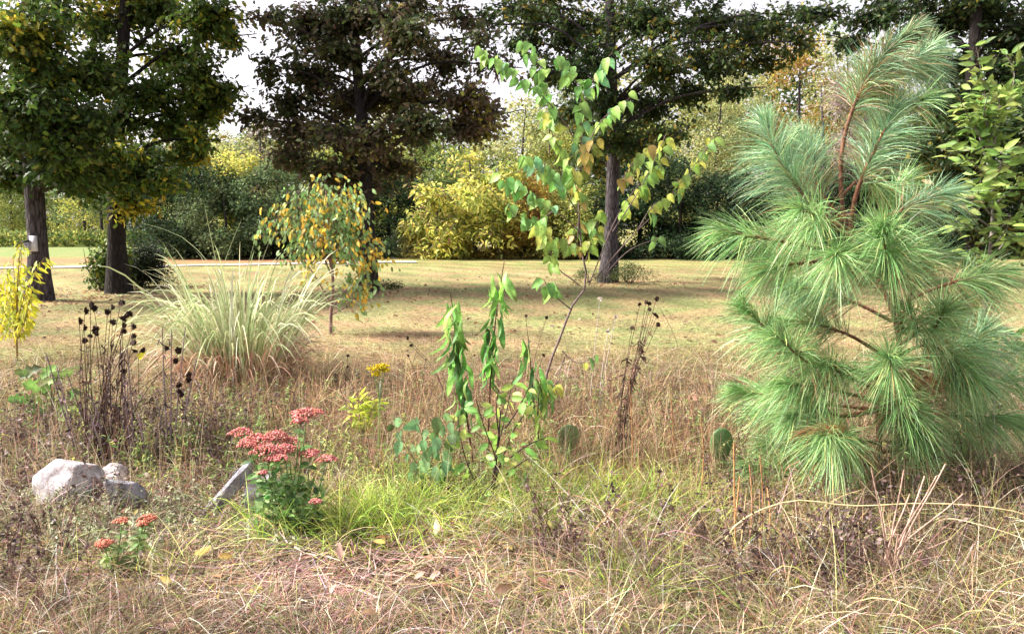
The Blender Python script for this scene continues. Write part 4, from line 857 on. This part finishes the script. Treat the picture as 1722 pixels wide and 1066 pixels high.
# ------------------------------------------------------------------ sedums
def sedum(label, base, heads, palh, nstem_leaf, leafcol, spread, leaf=.06, hr=.045, group='sedums in flower', fol=0):
    root = thing('sedum', label, 'flowering plant', base, group)
    st = MB(); lf = MB()
    for (x, y, rpx, dy) in heads:
        e = P(x, y, base[1] + dy); b = base + A(R.uniform(-spread, spread), R.uniform(-spread, spread) * .6, 0)
        pth = curve([b, (b + e) / 2 + A((e[0] - b[0]) * .1, 0, 0), e + A(0, 0, -.012)], 9); st.tube(pth, np.linspace(.005, .003, 9), (.16, .24, .09), 5)
        n = nstem_leaf; q = pth[R.integers(1, 9, n)]; an = R.uniform(0, 6.28, n); d = np.stack([np.cos(an), np.sin(an), R.uniform(-.3, .6, n)], -1)
        lf.leaves(L_OVAL, q, frames(d, A(0, -.3, 1) + R.normal(0, .3, (n, 3))), leaf * R.uniform(.6, 1.1, n), pal(n, leafcol, None, .15))
        # a domed head of many florets carried on small rays
        rr = 1.18 * rpx / FPX * base[1]; k = int(330 * (rpx / 20) ** 1.3); u = R.random(k) ** .5; a = R.uniform(0, 6.28, k)
        lob = 1 + .18 * np.sin(a * 3 + x) + .08 * np.sin(a * 7)
        fp = e + np.stack([rr * u * lob * np.cos(a), rr * u * lob * np.sin(a), .38 * rr * (1 - u ** 2) + R.normal(0, .05 * rr, k) + .06 * rr * np.sin(a * 5) * u], -1)
        hb = MB(); hb.leaves(OCT, fp, rand_frames(k), R.uniform(.0034, .0065, k) * (1.0), pal(k, palh, None, .15))
        ry = fp[::6]; hb.tubes(np.stack([np.repeat(e[None] - A(0, 0, .02), len(ry), 0), ry], 1), A(.0018, .001)[None], A(.25, .22, .12), 3)
        hb.build('flower_head', M_PETAL, root, base)
    st.build('stems', M_TWIG, root, base)
    if fol:
        e = unblob(fol, base + A(0, 0, .17), A(.20, .14, .16), .2); lf.leaves(L_OVAL, e, rand_frames(fol, -.2, unit(e - base) * .8), leaf * R.uniform(.6, 1.1, fol), pal(fol, leafcol, None, .2))
    lf.build('leaves', M_LEAF, root, base)
SB = G(490, 905)
sedum('big sedum with coral-pink domed flower heads over dark green foliage, right of the slanting slab', SB,
    [(515, 698, 23, .05), (505, 708, 12, 0), (405, 728, 17, .1), (430, 740, 20, 0), (418, 748, 14, -.05), (462, 735, 20, .08), (486, 742, 14, .1), (448, 757, 22, -.06), (478, 757, 18, -.02), (468, 770, 14, -.1), (455, 772, 10, -.1), (520, 763, 15, .02), (549, 773, 15, -.02), (530, 843, 8, -.18), (443, 795, 7, -.1)],
    [(.66, .22, .22), (.74, .31, .29), (.55, .15, .15), (.82, .44, .38), (.50, .24, .14)], 15, [(.13, .26, .08), (.20, .36, .11), (.09, .18, .06), (.30, .42, .19)], .09, .062, fol=300)
SB2 = G(205, 985)
sedum('small sedum with three orange-pink flower heads and pale leaves, below the grey stone', SB2,
    [(204, 876, 10, .02), (247, 872, 12, .05), (175, 914, 12, -.03), (240, 880, 8, .0)], [(.66, .24, .15), (.74, .32, .22), (.52, .16, .11)], 34, [(.26, .36, .13), (.34, .42, .18), (.18, .28, .10)], .03, .055, fol=0)
# yellow flower
b = G(638, 780); root = thing('goldenrod', 'small golden yellow flower cluster above the yellow-green shrub', 'flower', b)
st = MB(); fh = MB()
for (x, y) in [(628, 620), (638, 617), (648, 622), (634, 628), (645, 615)]:
    e = P(x, y, b[1]); st.tube(curve([b, P(638, 680, b[1]), e], 7), np.linspace(.004, .002, 7), (.2, .3, .1), 5)
    q = e + R.normal(0, 1, (60, 3)) * A(.018, .015, .008); fh.leaves(OCT, q, rand_frames(60), .006, pal(60, [(.75, .60, .02), (.65, .5, .03)]))
st.build('stem', M_TWIG, root, b); fh.build('flower_head', M_PETAL, root, b)
b = G(232, 700); root = thing('yellow_leaf', 'single yellow spotted leaf held up on the stems right of the seed-head clump', 'leaf', b)
st = MB(); e = P(233, 602, b[1] - .3); st.tube(curve([b, (b + e) / 2, e], 6), np.linspace(.003, .002, 6), (.1, .08, .04), 4); st.build('stem', M_TWIG, root, b)
st = MB(); st.leaves(L_HEART, e[None], frames(A([.6, -.3, .5]), A([.1, -1, .2])), .085, A([.62, .58, .05])); st.build('leaf_blade', M_LEAF, root, b)

# ------------------------------------------------------------------ grasses (uncountable)
def scatter(n, y0=2.3, y1=11, p=1.6, xpad=.8):
    u = R.random(n); a = 1 - p; Y = (y0 ** a + u * (y1 ** a - y0 ** a)) ** (1 / a); X = R.uniform(-1, 1, n) * (.72 * Y + xpad)
    return np.stack([X, Y, gz(X, Y)], -1)
def gpx(p): return CX + FPX * p[:, 0] / p[:, 1], HOR + FPX * CAMH / p[:, 1] + 0 * p[:, 0]
def ell(px, py, cx, cy, rx, ry): return np.exp(-(((px - cx) / rx) ** 2 + ((py - cy) / ry) ** 2))
def blades(p, L, lean, w, cols, K=5, droop=.4):
    n = len(p); a = R.uniform(0, 6.28, n); rad = np.stack([np.cos(a), np.sin(a), 0 * a], -1); lean = np.broadcast_to(lean, (n,)); L = np.broadcast_to(L, (n,))
    d = unit(rad * np.tan(np.clip(lean, 0, 1.45))[:, None] + A(0, 0, 1)); s = np.linspace(0, 1, K)[None, :, None]
    dr = (droop * R.uniform(.3, 1.6, n) * L)[:, None, None]
    path = p[:, None] + d[:, None] * L[:, None, None] * s - A(0, 0, 1) * dr * s ** 2.2 * .6 + rad[:, None] * dr * s ** 2 * .5
    path += R.normal(0, .02, (n, 1, 3)) * L[:, None, None] * s ** 2
    path[:, :, 2] = np.maximum(path[:, :, 2], p[:, None, 2] + .012 + .03 * R.random((n, 1)))
    prof = np.linspace(1, .25, K); side = unit(np.cross(d, A(0, 0, 1)) + R.normal(0, .45, (n, 3)))
    return path, prof[None] * (w * R.uniform(.6, 1.3, n))[:, None], side, cols
STRAW = [(.48, .37, .20), (.36, .25, .14), (.68, .58, .40), (.17, .11, .07), (.44, .28, .18)]
PINKS = [(.50, .34, .28), (.58, .42, .36), (.36, .21, .18), (.60, .48, .42), (.26, .15, .12)]
RUST = [(.44, .23, .13), (.52, .33, .19), (.28, .15, .10), (.60, .46, .27), (.42, .25, .18)]
def cmix(a, b, k): return a * (1 - k[:, None]) + b * k[:, None]
# matted layer: flat thatch, then arching tufts
def dry_colour(p, px_, py_):
    N = len(p); low = ell(px_, py_, 560, 1010, 300, 90)
    k = np.clip(.25 + .7 * sn(p[:, :2], .8, 62) + .6 * low + .6 * ell(px_, py_, 1000, 960, 140, 70), 0, 1)
    c = cmix(pal(N, STRAW, None, .42, p[:, :2], .5, 63), pal(N, PINKS, None, .4), (R.random(N) < k * .85).astype(float))
    k2 = np.clip(ell(px_, py_, 600, 700, 480, 90) * .9 + .8 * ell(px_, py_, 1120, 780, 200, 120), 0, .85); c = cmix(c, pal(N, RUST, None, .3), (R.random(N) < k2).astype(float))
    yl = (R.random(N) < smooth(650, 600, py_) * .6).astype(float); c = cmix(c, pal(N, [(.55, .44, .20), (.48, .36, .17), (.36, .34, .14)], None, .25), yl)
    g = (R.random(N) < .16 + .22 * np.clip(sn(p[:, :2], .6, 65), 0, 1) - .14 * low).astype(float)
    return cmix(c, pal(N, [(.26, .32, .08), (.36, .38, .14), (.18, .24, .06)], None, .3), g), low
m_ = MB(); N = 52000; p = scatter(N, 2.3, 10.5, 1.9); px_, py_ = gpx(p); c, low = dry_colour(p, px_, py_)
p[:, 2] += R.random(N) * .05
m_.ribbons(*blades(p, R.uniform(.10, .42, N) * (1 - .3 * low), R.uniform(1.1, 1.5, N), .0055, c * (.66 + .3 * low)[:, None], 5, .25))
Tn = 3300; t0 = scatter(Tn, 2.4, 10, 1.75); tx, ty = gpx(t0)
hgt = .20 + .12 * ell(tx, ty, 1000, 960, 160, 80) + .08 * smooth(1200, 1400, tx) + .10 * smooth(900, 700, ty) - .15 * ell(tx, ty, 560, 1010, 300, 90) + .08 * sn(t0[:, :2], .45, 61)
hgt = np.clip(hgt, .03, .5) * (smooth(10, 7.2, t0[:, 1]) * .6 + .4) * R.uniform(.7, 1.3, Tn)
rep = R.integers(10, 30, Tn); rep = (rep * 1.35).astype(int); ix = np.repeat(np.arange(Tn), rep); N = len(ix)
p = t0[ix] + R.normal(0, .035, (N, 3)) * A(1, 1, 0); px_, py_ = gpx(p); c, low = dry_colour(p, px_, py_); c = c * (.40 + .95 * R.random(Tn))[ix][:, None]
m_.ribbons(*blades(p, hgt[ix] * R.uniform(.6, 1.9, N), np.abs(R.normal(.45, .4, N)), .0044, np.clip(c, .02, .9), 6, .75))
tag(m_.build('dry_grass', M_GRASS), 'matted tangle of straw-coloured and pinkish dead grass covering the foreground', 'dry grass', kind='stuff')
# standing stems
m_ = MB(); N = 12000; p = scatter(N, 2.9, 9.5, 1.3); px_, py_ = gpx(p)
keep = R.random(N) < np.clip(.12 + smooth(650, 720, py_) * smooth(900, 800, py_) + .8 * ell(px_, py_, 1120, 800, 220, 100) + .7 * ell(px_, py_, 1600, 960, 220, 110) + .7 * ell(px_, py_, 640, 700, 300, 40), 0, 1) * (1 - .85 * ell(px_, py_, 560, 990, 330, 80))
p = p[keep]; px_, py_ = px_[keep], py_[keep]; N = len(p)
L = R.uniform(.25, .62, N) * (1 - .45 * ell(px_, py_, 200, 1000, 300, 120)) * (.75 + .25 * smooth(3, 4.5, p[:, 1]))
c = cmix(pal(N, RUST, None, .2), pal(N, STRAW, None, .2), (R.random(N) < .5).astype(float))
m_.ribbons(*blades(p, L, np.abs(R.normal(0, .2, N)), .0042, c, 5, .12))
tag(m_.build('standing_dry_grass', M_GRASS), 'thin upright rusty and straw stems of standing dead grass', 'dry grass', kind='stuff')
# green grass
m_ = MB(); N = 190000; p = scatter(N, 2.6, 6.5, 1.3); px_, py_ = gpx(p)
dn = sum(wt * ell(px_, py_, *e) for e, wt in [((640, 905, 100, 38), 1.2), ((560, 935, 70, 26), .6), ((760, 890, 110, 36), .55), ((930, 890, 100, 40), .95), ((1090, 900, 120, 44), 1.25), ((850, 910, 80, 30), .6), ((430, 930, 60, 26), .9), ((265, 1005, 36, 16), .9), ((1000, 860, 160, 30), .4), ((540, 870, 60, 20), .4), ((690, 840, 60, 20), .4), ((1070, 1040, 70, 24), .5), ((1400, 940, 200, 50), .18), ((1640, 1010, 140, 50), .22), ((150, 950, 200, 60), .05)])
keep = R.random(N) < np.clip(dn * (.6 + .6 * sn(p[:, :2], .3, 66)), 0, 1) * .55; p = p[keep]; N = len(p)
L = R.uniform(.14, .42, N)
m_.ribbons(*blades(p, L, R.uniform(.05, 1.0, N), .0058, pal(N, [(.36, .50, .07), (.50, .60, .12), (.26, .42, .07), (.58, .62, .20), (.60, .56, .28)], None, .28, p[:, :2], .3, 64), 6, .55))
tag(m_.build('green_grass', M_GRASS), 'bright yellow-green tufts of living grass across the centre foreground', 'grass', kind='stuff')
# mown field
m_ = MB(); N = 190000; p = scatter(N, 7.0, 37, 1.55, 2.0); p[:, 2] = gz(p[:, 0], p[:, 1])
c = turf_col(p[:, 0], p[:, 1]) * 1.25 * (1 + R.normal(0, .38, (N, 1))); fl = R.random(N) < .15; c[fl] = c[fl] * .4 + A(.55, .45, .3) * .5
c = np.clip(c * .92, .01, .9)
m_.ribbons(*blades(p, R.uniform(.025, .07, N) * (1 + .6 * np.clip(sn(p[:, :2], 1.2, 67), 0, 1)), R.uniform(0, 1.1, N), .010 + .0 * N, c, 3, .3))
tag(m_.build('field_grass', M_GRASS), 'short dry mown grass of the field in tan and green patches', 'grass', kind='stuff')
# fallen leaves on the field
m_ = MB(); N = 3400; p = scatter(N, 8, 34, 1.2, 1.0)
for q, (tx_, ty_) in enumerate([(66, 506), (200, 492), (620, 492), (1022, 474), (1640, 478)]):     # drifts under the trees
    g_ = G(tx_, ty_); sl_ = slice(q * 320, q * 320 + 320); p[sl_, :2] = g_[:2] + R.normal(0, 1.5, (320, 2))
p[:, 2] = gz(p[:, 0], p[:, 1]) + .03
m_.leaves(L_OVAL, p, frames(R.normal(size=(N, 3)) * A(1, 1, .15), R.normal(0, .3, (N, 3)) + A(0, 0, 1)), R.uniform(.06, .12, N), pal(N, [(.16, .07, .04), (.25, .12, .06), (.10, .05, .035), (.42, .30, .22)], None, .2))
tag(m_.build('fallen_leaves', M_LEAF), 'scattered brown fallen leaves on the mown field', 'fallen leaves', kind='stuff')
m_ = MB(); N = 700; p = scatter(N, 2.4, 7, 1.2); p[:, 2] += R.uniform(.03, .14, N)
m_.leaves(L_OVAL, p, frames(R.normal(size=(N, 3)) * A(1, 1, .4), R.normal(0, .6, (N, 3)) + A(0, 0, 1)), R.uniform(.035, .085, N), pal(N, [(.18, .09, .06), (.30, .17, .10), (.12, .07, .06), (.46, .34, .26), (.42, .36, .10)], None, .25))
tag(m_.build('leaf_litter', M_LEAF), 'curled brown leaf litter caught in the foreground grass', 'fallen leaves', kind='stuff')
# small leafy weeds
def weeds(zones, n, hmin, hmax, nl, leaf, cols, stemc, name, label, tpl=L_OVAL, lean=.3, y1=7):
    p = scatter(n * 12, 2.4, y1, 1.2); px_, py_ = gpx(p); dn = sum(wt * ell(px_, py_, *e) for e, wt in zones)
    p = p[R.random(len(p)) < np.clip(dn, 0, 1)][:n]; n = len(p); h = R.uniform(hmin, hmax, n)
    a = R.uniform(0, 6.28, n); top = p + np.stack([np.cos(a) * lean * h, np.sin(a) * lean * h, h], -1) * R.uniform(.6, 1.1, (n, 1)); mid = (p + top) / 2 + R.normal(0, .12, (n, 3)) * h[:, None]
    m_ = MB(); m_.tubes(np.stack([p, mid, top], 1), A(.0028, .002, .001)[None], A(*stemc), 3)
    u = R.random((n, nl, 1)) ** .7; q = (p[:, None] * (1 - u) ** 2 + 2 * mid[:, None] * u * (1 - u) + top[:, None] * u ** 2).reshape(-1, 3) + R.normal(0, .006, (n * nl, 3))
    m_.leaves(tpl, q, rand_frames(n * nl, 0.0), leaf * R.uniform(.5, 1.2, n * nl), pal(n * nl, cols, None, .2, q, .3, 77))
    tag(m_.build(name, M_LEAF), label, 'weeds', kind='stuff')
weeds([((110, 920, 150, 50), .95), ((300, 880, 80, 30), .25), ((60, 800, 60, 40), .2), ((430, 960, 60, 20), .15)], 2200, .06, .20, 26, .022, [(.24, .29, .16), (.36, .40, .24), (.46, .48, .32), (.16, .20, .09)], (.12, .09, .06), 'grey_green_weeds', 'low grey-green small-leaved weeds in front of the white boulder')
weeds([((30, 780, 70, 60), .35), ((330, 780, 120, 40), .5), ((1430, 1030, 110, 40), .9), ((1180, 960, 60, 30), .3), ((0, 1000, 120, 60), .22), ((950, 980, 60, 30), .35), ((110, 893, 60, 10), .5), ((300, 740, 160, 40), .4), ((1560, 930, 200, 60), .25), ((200, 760, 100, 30), .3)], 1700, .18, .46, 24, .028, [(.10, .06, .055), (.16, .10, .09), (.06, .035, .035), (.22, .15, .14)], (.08, .05, .045), 'dead_weeds', 'dark purplish dead weeds with shrivelled leaves in patches of the foreground', tpl=L_SMALL)
weeds([((330, 740, 110, 50), .7), ((300, 790, 170, 50), .6), ((60, 720, 90, 50), .7), ((700, 800, 200, 30), .35), ((430, 800, 80, 30), .3), ((750, 870, 120, 30), .35), ((880, 850, 60, 40), .4), ((1100, 700, 200, 20), .05), ((1000, 680, 60, 20), .3), ((260, 850, 40, 20), .3), ((560, 800, 80, 30), .2)], 1300, .12, .38, 16, .042, [(.20, .33, .10), (.30, .42, .13), (.14, .22, .07), (.42, .46, .14)], (.16, .14, .07), 'leafy_weeds', 'mixed green leafy weeds growing through the dead grass', tpl=L_LANCE)

weeds([((700, 720, 300, 40), .4), ((1080, 760, 260, 60), .55), ((1500, 860, 260, 40), .5), ((1650, 900, 120, 60), .5), ((500, 700, 140, 30), .4)], 620, .22, .62, 14, .03, [(.17, .11, .08), (.26, .17, .12), (.10, .07, .055), (.24, .26, .10), (.34, .26, .17)], (.17, .11, .08), 'brown_weeds', 'knee-high brown weeds with thin leaves standing in the middle belt of dead grass', tpl=L_LANCE, lean=.35)
weeds([((760, 700, 300, 34), .5), ((1000, 740, 200, 50), .4), ((1300, 830, 200, 40), .4), ((1620, 860, 160, 50), .4)], 300, .2, .5, 16, .036, [(.20, .32, .10), (.30, .42, .13), (.38, .42, .16)], (.16, .16, .07), 'leafy_weeds', 'slender green sprigs scattered through the middle belt of dead grass', tpl=L_LANCE, lean=.3)
# arching grass stems and fallen sticks
def arch(label, pts, Y0, Y1, r, col, name='arching_stem', cat='grass stem', group='long bent stems and sticks'):
    ys_ = np.linspace(Y0, Y1, len(pts)); pth = curve([P(x, y, q) for (x, y), q in zip(pts, ys_)], 24); c = pth[0].copy(); c[2] = max(0, c[2])
    m_ = MB(); m_.tube(pth, np.interp(np.arange(24), [0, 23], [r, r * .5]), col, 6); tag(m_.build(name, M_TWIG, None, c), label, cat, group)
arch('long straw-yellow stem lying almost level across the grass before the pine', [(1190, 1010), (1240, 880), (1330, 842), (1430, 850), (1560, 846), (1640, 850), (1730, 866), (1800, 900)], 3.3, 3.0, .0035, (.62, .50, .26))
arch('second pale arching stem at the right, below the long level one', [(1550, 900), (1590, 872), (1640, 880), (1722, 906), (1790, 940)], 3.5, 3.0, .003, (.58, .46, .28))
arch('pale stick lying on the pink dead grass below the big sedum', [(436, 962), (500, 955), (575, 943)], 3.45, 3.55, .006, (.50, .40, .34), 'fallen_stick', 'stick')
arch('long arched straw stem over the pink dead grass, bottom centre', [(480, 1066), (520, 1040), (610, 1015), (690, 1000), (760, 1000)], 2.9, 3.1, .003, (.55, .47, .27))
arch('thin looping brown stem under the lowest left pine branch', [(1400, 845), (1340, 835), (1318, 810), (1325, 785), (1345, 775)], 3.9, 3.8, .0028, (.42, .26, .14))
arch('bleached stick slanting at the lower right corner', [(1520, 1066), (1580, 1030), (1640, 985), (1650, 970)], 3.0, 3.2, .007, (.48, .38, .34), 'fallen_stick', 'stick')
arch('curled orange-tan dead blade at the bottom centre', [(572, 1066), (575, 1045), (585, 1036), (594, 1034)], 2.75, 2.8, .006, (.55, .30, .14), 'curled_blade', 'grass blade')
arch('slender pale hooked stem left of the pine over the field', [(1090, 690), (1120, 640), (1140, 590), (1125, 545), (1108, 515)], 6.0, 5.6, .0035, (.52, .42, .22))
arch('bare straw stem sloping down left from the hooked one', [(1000, 690), (1070, 630), (1105, 600), (1145, 582)], 6.4, 6.2, .003, (.5, .42, .28))
arch('thin pale stem slanting across the dry grass left of the slab', [(300, 700), (340, 725), (385, 742), (420, 760)], 5.3, 4.9, .003, (.5, .42, .36))
